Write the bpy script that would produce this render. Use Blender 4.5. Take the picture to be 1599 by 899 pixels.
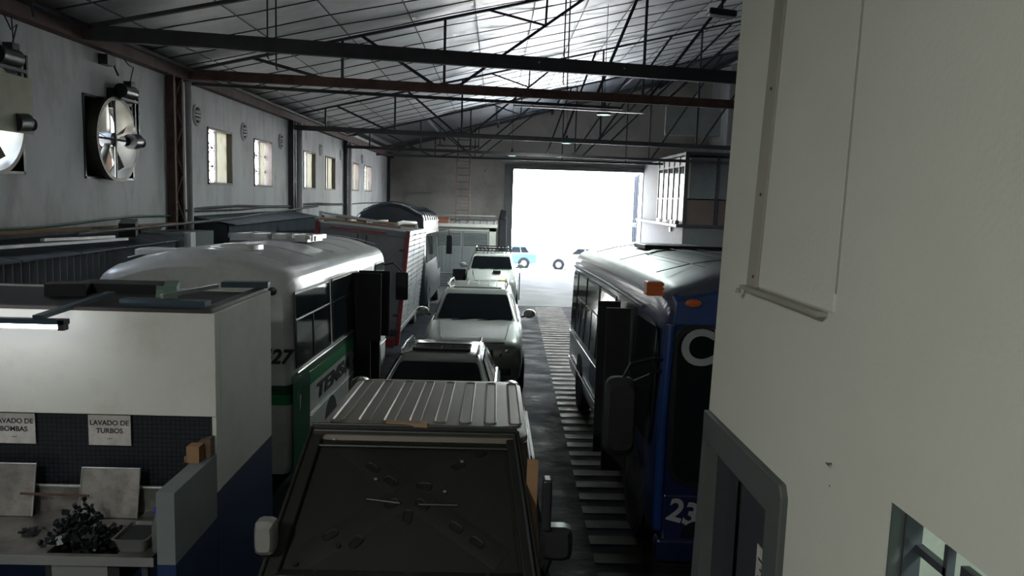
import bpy, bmesh, math, random
from mathutils import Vector, Matrix, Euler
random.seed(7)
S = bpy.context.scene
for o in list(bpy.data.objects): bpy.data.objects.remove(o)
COL = S.collection
SK = 0.2          # the cross members run slightly askew to the side walls
SL = -0.025       # the floor falls towards the street

# ---------------------------------------------------------------- camera
def make_camera():
    F, CX, CY = 1200.0, 799.5, 449.5
    Y = Vector(((775-CX)/F, (308-CY)/F, 1)).normalized()
    H = Vector((1, 0.03, 0))
    Z = Y.cross(H).normalized()
    if Z.y > 0: Z = -Z
    X = Y.cross(Z)
    if X.x < 0: X = -X
    # rows of A: world axes in (right, down, forward); camera axes in world are its columns
    right = Vector((X.x, Y.x, Z.x)); down = Vector((X.y, Y.y, Z.y)); fwd = Vector((X.z, Y.z, Z.z))
    m = Matrix((right, -down, -fwd)).transposed().to_4x4()
    m.translation = (0, 0, 3.3)
    cd = bpy.data.cameras.new('camera'); cam = bpy.data.objects.new('camera', cd)
    COL.objects.link(cam); cam.matrix_world = m
    cd.sensor_fit = 'HORIZONTAL'; cd.sensor_width = 36; cd.lens = F/1599*36; cd.clip_start = 0.05; cd.clip_end = 400
    S.camera = cam
make_camera()

# ---------------------------------------------------------------- world, sun, exposure
W = bpy.data.worlds.new('world'); S.world = W; W.use_nodes = True
nt = W.node_tree; bg = nt.nodes['Background']
tc = nt.nodes.new('ShaderNodeTexCoord'); sx = nt.nodes.new('ShaderNodeSeparateXYZ'); rp = nt.nodes.new('ShaderNodeValToRGB')
nt.links.new(tc.outputs['Generated'], sx.inputs[0]); nt.links.new(sx.outputs[2], rp.inputs[0]); nt.links.new(rp.outputs[0], bg.inputs[0])
rp.color_ramp.elements[0].position = 0.0; rp.color_ramp.elements[0].color = (0.95, 0.97, 1, 1)
rp.color_ramp.elements[1].position = 0.8; rp.color_ramp.elements[1].color = (0.62, 0.78, 1, 1)
bg.inputs[1].default_value = 9.0
sd = bpy.data.lights.new('sun', 'SUN'); so = bpy.data.objects.new('sun', sd); COL.objects.link(so)
sd.energy = 26; sd.angle = 0.01; sd.color = (1, 0.95, 0.87)
so.rotation_euler = (math.radians(38), 0, math.radians(14))     # high, from behind the hall, onto the street
S.view_settings.view_transform = 'Standard'; S.view_settings.look = 'None'
S.view_settings.gamma = 1; S.view_settings.use_curve_mapping = False
S.view_settings.exposure = 1.35

# ---------------------------------------------------------------- materials
MC = {}
def mat(name, col, rough=0.6, metal=0.0, var=0.12, scale=2.0, bump=0.0, bscale=30.0, stretch=(1,1,1), dirt=None, dirt_amt=0.0, emit=0.0, ecol=None, coat=0.0, coords='Object', spec=0.5, rvar=0.0):
    if name in MC: return MC[name]
    m = bpy.data.materials.new(name); m.use_nodes = True; N = m.node_tree.nodes; L = m.node_tree.links
    b = N['Principled BSDF']
    b.inputs['Roughness'].default_value = rough; b.inputs['Metallic'].default_value = metal
    b.inputs['Specular IOR Level'].default_value = spec; b.inputs['Coat Weight'].default_value = coat; b.inputs['Coat Roughness'].default_value = 0.08
    c = N.new('ShaderNodeTexCoord'); mp = N.new('ShaderNodeMapping'); mp.inputs['Scale'].default_value = stretch
    L.new(c.outputs[coords], mp.inputs[0])
    n = N.new('ShaderNodeTexNoise'); n.inputs['Scale'].default_value = scale; n.inputs['Detail'].default_value = 6; n.inputs['Roughness'].default_value = 0.6
    L.new(mp.outputs[0], n.inputs[0])
    r = N.new('ShaderNodeValToRGB'); L.new(n.outputs[0], r.inputs[0])
    r.color_ramp.elements[0].position = 0.3; r.color_ramp.elements[1].position = 0.7
    r.color_ramp.elements[0].color = (*[max(0, x*(1-var)) for x in col], 1); r.color_ramp.elements[1].color = (*[min(1, x*(1+var)) for x in col], 1)
    out = r.outputs[0]
    if dirt:
        n2 = N.new('ShaderNodeTexNoise'); n2.inputs['Scale'].default_value = scale*2.3; n2.inputs['Detail'].default_value = 9; n2.inputs['Roughness'].default_value = 0.7
        L.new(mp.outputs[0], n2.inputs[0])
        r2 = N.new('ShaderNodeValToRGB'); L.new(n2.outputs[0], r2.inputs[0])
        r2.color_ramp.elements[0].position = 0.5; r2.color_ramp.elements[1].position = 0.72
        r2.color_ramp.elements[0].color = (0,0,0,1); r2.color_ramp.elements[1].color = (dirt_amt,)*3+(1,)
        mx = N.new('ShaderNodeMix'); mx.data_type = 'RGBA'; L.new(r2.outputs[0], mx.inputs[0]); L.new(out, mx.inputs[6]); mx.inputs[7].default_value = (*dirt, 1)
        out = mx.outputs[2]
    L.new(out, b.inputs['Base Color'])
    if rvar:
        mr = N.new('ShaderNodeMapRange'); L.new(n.outputs[0], mr.inputs[0]); mr.inputs[1].default_value = .3; mr.inputs[2].default_value = .7
        mr.inputs[3].default_value = max(.02, rough-rvar); mr.inputs[4].default_value = rough+rvar; L.new(mr.outputs[0], b.inputs['Roughness'])
    if bump:
        n3 = N.new('ShaderNodeTexNoise'); n3.inputs['Scale'].default_value = bscale; n3.inputs['Detail'].default_value = 4; L.new(mp.outputs[0], n3.inputs[0])
        bp = N.new('ShaderNodeBump'); bp.inputs['Strength'].default_value = bump; bp.inputs['Distance'].default_value = 0.02
        L.new(n3.outputs[0], bp.inputs['Height']); L.new(bp.outputs[0], b.inputs['Normal'])
    if emit:
        b.inputs['Emission Color'].default_value = (*(ecol or col), 1); b.inputs['Emission Strength'].default_value = emit
    MC[name] = m; return m
M_wall = mat('painted_wall', (.58,.58,.59), .8, var=.14, scale=.9, stretch=(1,1,.35), dirt=(.2,.18,.16), dirt_amt=.55, bump=.15, bscale=14, coords='Object')
M_part = mat('cream_wall', (.52,.52,.45), .75, var=.05, scale=.8, bump=.08, bscale=60)
M_parttrim = mat('trim_paint', (.27,.26,.215), .6, var=.05)
M_parthole = mat('screw_head', (.1,.1,.09), .4, .6)
M_far = mat('far_wall_paint', (.52,.48,.45), .8, var=.18, scale=.4, dirt=(.22,.16,.12), dirt_amt=.4)
M_grey = mat('grey_surround', (.065,.075,.07), .6, var=.05)
M_darkdoor = mat('dark_door', (.03,.032,.038), .5, var=.08)
M_black = mat('black_paint', (.012,.012,.014), .35, var=.2)
M_blackm = mat('black_matte', (.014,.014,.016), .8, var=.2)
M_steel = mat('dark_steel', (.045,.045,.052), .55, .3, var=.25, scale=3, dirt=(.09,.045,.03), dirt_amt=.5)
M_rust = mat('rusty_steel', (.10,.05,.04), .75, .1, var=.35, scale=4, dirt=(.03,.03,.035), dirt_amt=.8, bump=.2)
M_lsteel = mat('bright_steel', (.5,.5,.5), .35, .7, var=.1)
M_stain = mat('stainless', (.30,.285,.27), .42, .85, var=.25, scale=5, dirt=(.14,.12,.1), dirt_amt=.6, rvar=.12)
M_foil = mat('foil_insulation', (.86,.85,.84), .43, .88, var=.12, scale=1.6, bump=.55, bscale=26, stretch=(1,1.6,1), rvar=.1)
M_seam = mat('foil_seam', (.10,.10,.10), .6, .4)
M_wire = mat('black_wire', (.02,.02,.022), .6)
M_darkroof = mat('dark_roof_sheet', (.05,.05,.055), .6, .3, bump=.3, bscale=8)
M_floor = mat('wet_dark_floor', (.018,.020,.025), .72, spec=.03, var=.45, scale=1.6, stretch=(1,1.4,1), dirt=(.06,.06,.065), dirt_amt=.4, bump=.5, bscale=9, rvar=.2)
M_apron = mat('concrete_apron', (.06,.062,.066), .72, spec=.15, var=.15, scale=1, bump=.12, bscale=10, rvar=.1)
M_yel = mat('worn_yellow_paint', (.034,.027,.018), .58, spec=.08, var=.25, scale=6, dirt=(.025,.025,.03), dirt_amt=.9, rvar=.14)
M_glass = mat('dark_glass', (.008,.010,.012), .08, var=.1, spec=.12)
M_glassb = mat('bus_glass', (.02,.026,.03), .07, var=.3, scale=1.2, spec=.8)
M_white = mat('white_vehicle_paint', (.50,.50,.48), .28, var=.04, coat=.5)
M_tsilver = mat('pale_bus_paint', (.62,.62,.61), .32, var=.08, coat=.4, dirt=(.25,.24,.22), dirt_amt=.3)
M_suv = mat('silver_paint', (.25,.26,.24), .32, .1, var=.04, coat=.6)
M_hatch = mat('graphite_paint', (.28,.275,.265), .25, .4, var=.04, coat=.6)
M_chrome = mat('chrome', (.75,.75,.76), .12, 1.0, var=.02)
M_beige = mat('beige_grey_paint', (.155,.128,.105), .5, .1, var=.06)
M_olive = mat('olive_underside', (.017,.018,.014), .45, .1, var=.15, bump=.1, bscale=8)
M_green = mat('green_stripe', (.015,.24,.08), .35, var=.08, coat=.3)
M_dgreen = mat('dark_green_stripe', (.015,.085,.045), .35, var=.08, coat=.3)
M_blue = mat('blue_bus_paint', (.010,.038,.16), .3, var=.08, coat=.5)
M_dblue = mat('dark_blue_bus_paint', (.007,.015,.055), .3, var=.15, coat=.5)
M_blroof = mat('bus_roof_grey', (.06,.07,.09), .42, .1, var=.2, dirt=(.15,.15,.16), dirt_amt=.4)
M_boxgrey = mat('box_door_grey', (.17,.17,.18), .5, .3, var=.15, dirt=(.1,.09,.085), dirt_amt=.5)
M_boxside = mat('ribbed_aluminium', (.5,.5,.52), .35, .6, var=.2, scale=4, dirt=(.2,.19,.18), dirt_amt=.5)
M_red = mat('red_paint', (.26,.02,.03), .45, var=.2, dirt=(.08,.03,.03), dirt_amt=.5)
M_coach = mat('dark_coach_paint', (.02,.024,.034), .3, .2, var=.25, coat=.5)
M_booth = mat('booth_white', (.62,.61,.57), .7, var=.05, scale=1.2, dirt=(.42,.41,.3), dirt_amt=.35)
M_boothside = M_booth
M_pony = mat('cement_grey', (.16,.175,.18), .8, var=.1, bump=.1)
M_bluew = mat('blue_dado', (.004,.022,.085), .6, var=.1)
M_teal = mat('teal_steel', (.015,.04,.058), .5, .2, var=.15)
M_paper = mat('laminated_paper', (.50,.47,.45), .25, var=.2, scale=9, bump=.6, bscale=12, coat=.4)
M_ink = mat('ink', (.02,.02,.025), .6)
M_card = mat('cardboard', (.30,.17,.09), .85, var=.12)
M_wood = mat('raw_wood', (.30,.18,.10), .8, var=.2, scale=6)
M_plastic = mat('grey_plastic', (.06,.06,.065), .4)
M_clearpl = mat('milky_plastic', (.11,.11,.105), .35)
M_bluecap = mat('blue_plastic', (.03,.06,.4), .4)
M_grease = mat('greasy_metal', (.012,.015,.018), .35, .4, var=.4, scale=12)
M_orange = mat('orange_lens', (.50,.10,.02), .3, var=.15)
M_kiosk = mat('kiosk_plaster', (.36,.34,.32), .8, var=.1)
M_louvre = mat('grey_louvre', (.16,.165,.17), .5, .2, var=.12)
M_corr = mat('corrugated_grey', (.11,.115,.125), .6, .3, var=.2, stretch=(1,1,.4))
M_dcorr = mat('corrugated_dark', (.045,.055,.07), .6, .2, var=.3, stretch=(1,1,.4))
M_brown = mat('brown_panel', (.10,.07,.065), .6, var=.1)
M_tyre = mat('tyre_rubber', (.015,.015,.015), .85)
M_rim = mat('wheel_rim', (.4,.4,.4), .35, .6)
M_frost = mat('frosted_pane', (.65,.65,.60), .55, var=.05)
M_winframe = mat('window_frame_brown', (.10,.08,.07), .6, .2)
M_fan = mat('fan_metal', (.09,.085,.07), .5, .5, var=.2, scale=3, dirt=(.1,.09,.06), dirt_amt=.6)
M_yelpan = mat('faded_yellow_panel', (.30,.29,.20), .6, var=.15, scale=3)
M_gpipe = mat('green_pipe', (.06,.13,.10), .4)
M_street = mat('street_asphalt', (.42,.42,.41), .8, var=.08)
M_side = mat('pavement', (.6,.59,.56), .8, var=.05)
M_build = mat('pale_facade', (.78,.76,.72), .8, var=.04)
M_bwin = mat('facade_window', (.05,.06,.07), .2)
M_leaf = mat('palm_leaf', (.12,.14,.03), .6, var=.3, scale=3)
M_trunk = mat('palm_trunk', (.35,.30,.24), .9, var=.2)
M_carblue = mat('sky_blue_paint', (.10,.22,.38), .3, coat=.5)
M_carwhite = mat('white_car_paint', (.75,.75,.75), .3, coat=.5)
M_tealwall = mat('pale_teal_wall', (.45,.60,.55), .8, var=.04)
M_tube = mat('lit_tube', (.9,.95,1), .4, emit=9.0, ecol=(.92,.96,1))
M_bay = mat('lit_bay_lamp', (.6,.9,.8), .4, emit=1.6, ecol=(.55,.95,.82))
M_sheet = mat('pale_sheet', (.30,.30,.30), .7, var=.1)
M_gate = mat('gate_steel', (.12,.13,.15), .9, spec=.1)
M_gatep = mat('gate_panel', (.03,.035,.045), .95, spec=.02)
def tile_mat():
    m = bpy.data.materials.new('dark_tile_grid'); m.use_nodes = True; N = m.node_tree.nodes; L = m.node_tree.links; b = N['Principled BSDF']
    c = N.new('ShaderNodeTexCoord'); mp = N.new('ShaderNodeMapping'); mp.inputs['Rotation'].default_value = (math.radians(90), 0, 0)
    L.new(c.outputs['Object'], mp.inputs[0])
    br = N.new('ShaderNodeTexBrick'); br.offset = 0; br.inputs['Scale'].default_value = 1
    br.inputs['Brick Width'].default_value = .035; br.inputs['Row Height'].default_value = .035; br.inputs['Mortar Size'].default_value = .005; br.inputs['Mortar Smooth'].default_value = .3
    br.inputs['Color1'].default_value = (.018,.024,.030,1); br.inputs['Color2'].default_value = (.014,.019,.024,1); br.inputs['Mortar'].default_value = (.005,.006,.008,1)
    L.new(mp.outputs[0], br.inputs[0]); L.new(br.outputs[0], b.inputs['Base Color']); b.inputs['Roughness'].default_value = .35
    bp = N.new('ShaderNodeBump'); bp.inputs['Strength'].default_value = .4; bp.inputs['Distance'].default_value = .004; bp.invert = True
    L.new(br.outputs['Fac'], bp.inputs['Height']); L.new(bp.outputs[0], b.inputs['Normal']); return m
M_tile = tile_mat()

# ---------------------------------------------------------------- mesh helpers
def lerp(a, b, t): return a+(b-a)*t
class MB:
    def __init__(s): s.v = []; s.f = []
    def quadf(s, pts):
        n = len(s.v); s.v += [tuple(p) for p in pts]; s.f.append(tuple(range(n, n+len(pts))))
    def box(s, x0, x1, y0, y1, z0, z1, m=None):
        n = len(s.v); P = [(x,y,z) for z in (z0,z1) for y in (y0,y1) for x in (x0,x1)]
        if m: P = [tuple(m @ Vector(p)) for p in P]
        s.v += P
        s.f += [tuple(n+i for i in q) for q in ((0,2,3,1),(4,5,7,6),(0,1,5,4),(2,6,7,3),(0,4,6,2),(1,3,7,5))]; return s
    def cb(s, c, d, rot=(0,0,0)):
        m = Matrix.Translation(c) @ Euler(rot).to_matrix().to_4x4()
        return s.box(-d[0]/2,d[0]/2,-d[1]/2,d[1]/2,-d[2]/2,d[2]/2,m)
    def beam(s, a, b, w, h):           # rectangular bar from a to b
        a = Vector(a); b = Vector(b); d = b-a; L = d.length; q = d.to_track_quat('Y','Z').to_matrix().to_4x4()
        return s.box(-w/2,w/2,0,L,-h/2,h/2, Matrix.Translation(a) @ q)
    def tube(s, pts, r, n=8, cap=True):
        pts = [Vector(p) for p in pts]; base = len(s.v); k = len(pts)
        rr = r if isinstance(r, (list,tuple)) else [r]*k; ref = None
        for i, p in enumerate(pts):
            t = (pts[min(i+1,k-1)]-pts[max(i-1,0)])
            t = t.normalized() if t.length > 1e-9 else Vector((0,0,1))
            if ref is None:
                ref = Vector((0,0,1)) if abs(t.z) < .9 else Vector((1,0,0))
            u = t.cross(ref).normalized(); w = u.cross(t).normalized(); ref = w
            for j in range(n):
                a = 2*math.pi*j/n; s.v.append(tuple(p+(u*math.cos(a)+w*math.sin(a))*rr[i]))
        for i in range(k-1):
            for j in range(n):
                a = base+i*n+j; b = base+i*n+(j+1)%n; s.f.append((a,b,b+n,a+n))
        if cap: s.f.append(tuple(base+j for j in reversed(range(n)))); s.f.append(tuple(base+(k-1)*n+j for j in range(n)))
        return s
    def rings(s, rings, closed=True, cap0=True, cap1=True):
        base = len(s.v); n = len(rings[0])
        for r in rings: s.v += [tuple(p) for p in r]
        for i in range(len(rings)-1):
            for j in range(n if closed else n-1):
                a = base+i*n+j; b = base+i*n+(j+1)%n; s.f.append((a,b,b+n,a+n))
        if closed and cap0: s.f.append(tuple(base+j for j in reversed(range(n))))
        if closed and cap1: s.f.append(tuple(base+(len(rings)-1)*n+j for j in range(n)))
        return s
    def prism(s, poly, d):             # poly: 3D points, extruded by vector d
        d = Vector(d); a = [Vector(p) for p in poly]; return s.rings([a, [p+d for p in a]])
    def lathe(s, prof, n=20, m=None):  # prof (r, h) about local Z
        m = m or Matrix.Identity(4)
        return s.rings([[m @ Vector((r*math.cos(2*math.pi*j/n), r*math.sin(2*math.pi*j/n), h)) for j in range(n)] for r, h in prof])
    def build(s, name, mt, parent=None, smooth=False, bevel=0, fix=True):
        me = bpy.data.meshes.new(name); me.from_pydata(s.v, [], s.f); me.materials.append(mt)
        if fix:
            b = bmesh.new(); b.from_mesh(me); bmesh.ops.recalc_face_normals(b, faces=b.faces); b.to_mesh(me); b.free()
        if smooth:
            me.polygons.foreach_set('use_smooth', [True]*len(me.polygons)); me.set_sharp_from_angle(angle=math.radians(38))
        o = bpy.data.objects.new(name, me); COL.objects.link(o)
        if parent: o.parent = parent
        if bevel:
            bv = o.modifiers.new('bevel', 'BEVEL'); bv.width = bevel; bv.segments = 2; bv.limit_method = 'ANGLE'; bv.harden_normals = False
        return o
def tag(o, label=None, cat=None, group=None, kind=None):
    if label: o['label'] = label
    if cat: o['category'] = cat
    if group: o['group'] = group
    if kind: o['kind'] = kind
    return o
def empty(name, loc=(0,0,0), rot=(0,0,0), **k):
    o = bpy.data.objects.new(name, None); COL.objects.link(o); o.location = loc; o.rotation_euler = rot; o.empty_display_size = .1
    return tag(o, **k)
def copy_tree(o, parent=None):
    c = o.copy(); COL.objects.link(c)
    if parent: c.parent = parent
    for ch in list(o.children): copy_tree(ch, c)
    return c
def text(name, body, size, mt, parent, loc, rot, extrude=.002, bold=0.0, sx=1.0, align='CENTER', shear=0.0):
    cu = bpy.data.curves.new('t', 'FONT'); cu.body = body; cu.size = size; cu.extrude = extrude; cu.offset = bold; cu.align_x = align; cu.align_y = 'CENTER'; cu.shear = shear; cu.resolution_u = 6
    t = bpy.data.objects.new('t', cu); COL.objects.link(t)
    dg = bpy.context.evaluated_depsgraph_get(); me = bpy.data.meshes.new_from_object(t.evaluated_get(dg)); bpy.data.objects.remove(t)
    me.materials.clear(); me.materials.append(mt); me.name = name
    o = bpy.data.objects.new(name, me); COL.objects.link(o); o.location = loc; o.rotation_euler = rot; o.scale = (sx,1,1)
    if parent: o.parent = parent
    return o
def wall_grid(mb, plane, c0, c1, u0, u1, v0, v1, holes):   # slab with rectangular holes; plane 'x' (u=y) or 'y' (u=x)
    us = sorted({u0,u1,*[h[0] for h in holes],*[h[1] for h in holes]})
    for a, b in zip(us, us[1:]):
        hs = sorted([h for h in holes if h[0] <= a+1e-6 and h[1] >= b-1e-6], key=lambda h: h[2]); z = v0
        segs = []
        for h in hs:
            if h[2] > z: segs.append((z, h[2]))
            z = h[3]
        if z < v1: segs.append((z, v1))
        for p, q in segs:
            if plane == 'x': mb.box(c0,c1,a,b,p,q)
            else: mb.box(a,b,c0,c1,p,q)
def roofz(x): return 7.22+.27*x
def floorz(y): return SL*y if y < 46 else SL*46-.012*(min(y,60)-46)
PI = math.pi

# ================================================================ STRUCTURE
# floor
mb = MB(); mb.prism([(-6.3,-4.5,.1125),(-6.3,28.6,-.715),(-6.3,28.6,-1.0),(-6.3,-4.5,-.5)], (18.5,0,0))
floor = tag(mb.build('floor', M_floor), kind='structure')
def fy(x, y): return floorz(y)
# painted bars of the walkway
for i in range(58):
    y = 4.2+i*.42; x0 = 1.05+.024*(y-7.3); w = .98+random.uniform(-.02,.02)
    m = MB(); z = floorz(y)
    m.box(x0, x0+w, -.105, .105, 0, .006, Matrix.Translation((0, y, z+.0005)) @ Euler((SL,0,random.uniform(-.006,.006))).to_matrix().to_4x4())
    m.build('painted_bar', M_yel, floor)
mb = MB()
mb.prism([(-6.3,28.6,-.713),(-6.3,34.4,-.858),(-6.3,34.4,-1.1),(-6.3,28.6,-1.1)], (18.5,0,0))
ap = tag(mb.build('floor', M_apron), kind='structure')
tag(MB().prism([(-6.3,34.43,-.86),(-6.3,46,-1.15),(-6.3,46,-1.35),(-6.3,34.43,-1.1)], (18.5,0,0)).build('slab', M_apron, ap))
MB().prism([(-6.3,34.40,-.875),(-6.3,34.43,-.877),(-6.3,34.43,-1.1),(-6.3,34.40,-1.1)], (18.5,0,0)).build('joint', M_black, ap)
# street
mb = MB(); mb.prism([(-70,46,-1.15),(-70,60,-1.42),(-70,60,-1.7),(-70,46,-1.7)], (160,0,0))
tag(mb.build('street', M_street), kind='structure')
tag(MB().box(-70,90,60,76,-1.7,-1.30).build('pavement', M_side), kind='structure')
tag(MB().box(-70,-6.3,-20,46,-1.7,-1.2).build('yard_ground', M_side), kind='structure')

# left wall with window and fan openings
WIN = [(16.24,17.72),(19.3,20.83),(24.23,25.77),(27.29,28.9),(32.2,33.82),(35.3,37.26)]
ZB, ZT = 3.39, 4.57
holes = [(a,b,ZB,ZT) for a,b in WIN]+[(11.43,12.95,3.395,4.62),(8.4,10.0,3.41,4.64)]
mb = MB(); wall_grid(mb, 'x', -6.22, -6.0, -4.5, 44.4, -1.4, 5.75, holes)
wl = tag(mb.build('wall_left', M_wall), kind='structure')
# far wall with the big door opening
mb = MB(); wall_grid(mb, 'y', 44.0, 44.4, -6.22, 12.2, -1.5, 4.92, [(.9,8.26,-1.5,4.92)])
mb.prism([(-6.22,44,4.92),(12.2,44,4.92),(12.2,44,roofz(12.2)+.16),(-6.22,44,roofz(-6.22)+.16)], (0,.4,0))
tag(mb.build('wall_far', M_far), kind='structure')
mb = MB(); mb.box(12.0,12.25,-4.5,44.4,-1.5,10.64); tag(mb.build('wall_right', M_wall), kind='structure')
mb = MB(); mb.box(-6.22,12.2,-4.6,-4.4,-.6,10.6); tag(mb.build('wall_back', M_wall), kind='structure')
# door jamb and header of the far opening
t = tag(MB().box(.45,.9,43.7,44.0,-1.2,5.15).build('trim_1', M_louvre), kind='structure')
MB().box(.86,.93,43.6,43.72,-1.2,4.92).build('guide_rail', M_steel, t)
tag(MB().box(8.26,8.6,43.7,44,-1.2,5.15).build('trim_2', M_louvre), kind='structure')
tag(MB().box(.9,8.26,43.7,44,4.92,5.15).build('trim_3', M_louvre), kind='structure')
# side-hung glazed leaf, folded open at the right jamb
g = empty('gate_leaf', (8.2,44,floorz(44)), label='grey steel gate leaf folded open at the right of the big doorway', cat='gate')
for z in (0.05,3.0,5.85): MB().box(-.06,0,.45,1.75,z,z+.12).build('rail', M_gate, g)
for y in (.45,1.08,1.7): MB().box(-.06,0,y,y+.07,.05,5.97).build('stile', M_gate, g)
for y in (.53,1.16):
    for z in (.2,3.15): MB().box(-.045,-.02,y,y+.54,z,z+2.7).build('panel', M_gatep, g)

# ceiling: foil blanket sagging over wires, askew end at the third bay
def yend(x): return 32.2+SK*(x-0)
NX = 60
y0 = -4.4; wires = []
ycur = -6.0
while ycur < 36: wires.append(ycur); ycur += random.choice([.78,.95,1.05,1.2])
mb = MB(); rows = []
samples = []
for a, b in zip(wires, wires[1:]):
    sag = random.uniform(.008,.028)
    for k in range(5):
        t_ = k/5; samples.append((lerp(a,b,t_), sag*4*t_*(1-t_)))
for (yy, sg) in samples:
    row = []
    for i in range(NX+1):
        x = lerp(-6.1, 12.0, i/NX); y = yy+SK*x
        y = max(-4.4, min(y, yend(x)))
        w = .02*math.sin(x*1.7+yy*.9)+.012*math.sin(x*4.1+yy*2.3)
        row.append((x, y, roofz(x)-.02-sg*(.8+.5*math.sin(x*2.1+yy))+w))
    rows.append(row)
mb.rings(rows, closed=False)
ceil = tag(mb.build('ceiling', M_foil, smooth=True, fix=False), kind='structure')
ceil.data.flip_normals()
ws = MB()
for j, a in enumerate(wires[1:-1]):
    ylo, yhi = a-6.1*SK, a+12*SK
    if a > 32: continue
    pts = []
    for i in range(19):
        x = lerp(-6.0, 11.9, i/18); y = a+SK*x
        if y < -4.3: continue
        pts.append((x, y+.02*math.sin(i*1.3+j), roofz(x)-.055+.012*math.sin(i*2.1+j)))
    if len(pts) > 2: MB().tube(pts, .011, 5).build('support_wire', M_wire, ceil)
for k in range(14):
    x = -5.4+k*1.22; MB().box(x-.008,x+.008,-4.2,yend(x)-.05,roofz(x)-.075,roofz(x)-.06).build('seam', M_seam, ceil)
mb = MB(); mb.prism([(-6.6,-4.6,roofz(-6.6)+.14),(12.6,-4.6,roofz(12.6)+.14),(12.6,-4.6,roofz(12.6)+.26),(-6.6,-4.6,roofz(-6.6)+.26)], (0,49.4,0))
tag(mb.build('roof', M_darkroof), kind='structure')
mb = MB()
for x in (-5.5,-3,0,3,6,9,11.5): mb.box(x-.05,x+.05,32.5+SK*x,43.98,roofz(x)-.04,roofz(x)+.13)
tag(mb.build('purlins', M_steel), label='dark roof purlins between the foil ceiling and the far wall', cat='roof beam')
# gable beam where the foil ends
tag(MB().beam((-5.78,yend(-5.78)+.1,roofz(-5.78)-.03),(11.95,yend(11.95)+.1,roofz(11.95)-.03),.12,.2).build('end_rafter', M_steel), label='dark sloping rafter closing the far edge of the foil ceiling', cat='roof beam')

# eave beams on left wall
tag(MB().box(-6.0,-5.82,-4.3,43.9,5.30,5.56).build('eave_beam', M_rust), label='rusty brown eave beam running along the top of the left wall', cat='beam')
tag(MB().box(-5.8,-5.70,-4.3,30,5.46,5.50).build('gutter_angle', M_steel), label='dark steel angle along the roof edge above the eave beam', cat='beam')

# partition wall, near right
def slab(poly, name, mt, x0=1.0, th=.12, par=None):
    return MB().prism([(x0, y, z) for y, z in poly], (th,0,0)).build(name, mt, par)
mb = MB(); T = .14
P = lambda poly: mb.prism([(1.0,y,z) for y,z in poly], (T,0,0))
P([(-4.4,2.58),(3.396,2.58),(3.02,8.0),(-4.4,8.0)])
P([(2.15,-.2),(2.578,-.2),(2.578,2.58),(2.15,2.58)])
mb.prism([(1.0,1.815,-.2),(1.0,2.15,-.2),(1.0,2.15,2.58),(1.0,1.815,2.58)], (.035,0,0))
P([(2.578,2.232),(3.353,2.232),(3.353,2.58),(2.578,2.58)])
P([(3.353,-.2),(3.585,-.2),(3.396,2.58),(3.353,2.58)])
P([(-4.4,-.2),(0.6,-.2),(.6,2.58),(-4.4,2.58)])
P([(.6,-.2),(1.815,-.2),(1.815,1.1),(.6,1.1)])
wp = tag(mb.build('wall_partition', M_part), kind='structure')
# end wall of the partition room (returns to the right)
tag(MB().box(1.14,4.4,3.26,3.4,-.2,2.3).build('wall_partition_end', M_part), kind='structure')
tag(MB().box(1.14,4.4,2.98,3.1,2.3,7.6).build('wall_partition_end_upper', M_part), kind='structure')
tag(MB().box(2.7,2.8,-4.3,2.9,-.2,4.0).build('wall_inner_room', M_tealwall), kind='structure')
# boarded recess: strip, sill, seam
o = tag(MB().prism([(.985,2.855,2.99),(.985,2.965,2.985),(.985,2.80,4.6),(.985,2.70,4.6)], (.016,0,0)).build('trim_4', M_parttrim, bevel=.002), kind='structure')
for y, z in ((2.90,3.03),(2.875,3.34),(2.84,3.72),(2.80,4.1)):
    MB().lathe([(.006,0),(.006,.004),(.003,.006)], 8, Matrix.Translation((.985,y-.012,z)) @ Euler((0,-PI/2,0)).to_matrix().to_4x4()).build('screw', M_parthole, o)
o = tag(MB().box(.965,1.0,2.252,2.985,2.974,2.988).build('trim_5', M_parttrim), kind='structure')
MB().lathe([(.010,0),(.010,.02),(.004,.022)], 10, Matrix.Translation((.97,2.985,2.965)) @ Euler((0,-PI/2,0)).to_matrix().to_4x4()).build('bolt_or_light_dot', M_lsteel, o)
tag(MB().prism([(.9955,2.203,3.05),(.9955,2.209,3.05),(.9955,2.16,4.6),(.9955,2.155,4.6)], (.006,0,0)).build('trim_6', M_parttrim), kind='structure')
# board above the sill, standing a little proud
tag(MB().prism([(.993,2.21,2.995),(.993,2.85,2.995),(.993,2.695,4.6),(.993,2.16,4.6)], (.01,0,0)).build('board', M_part), kind='structure')
tag(MB().tube([(.985,2.15,2.557),(1.0,2.15,2.557)], .0025, 6).tube([(.985,2.155,2.558),(.985,2.135,2.556)], .002, 6).build('wall_hook', M_parthole), label='tiny dark nail hook in the cream wall above the lower window', cat='hook')
tag(MB().lathe([(.003,0),(.002,.002)], 8, Matrix.Translation((1.0,2.15,2.49)) @ Euler((0,-PI/2,0)).to_matrix().to_4x4()).build('nail', M_parthole), label='small nail head just below the hook on the cream wall', cat='nail')
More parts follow.
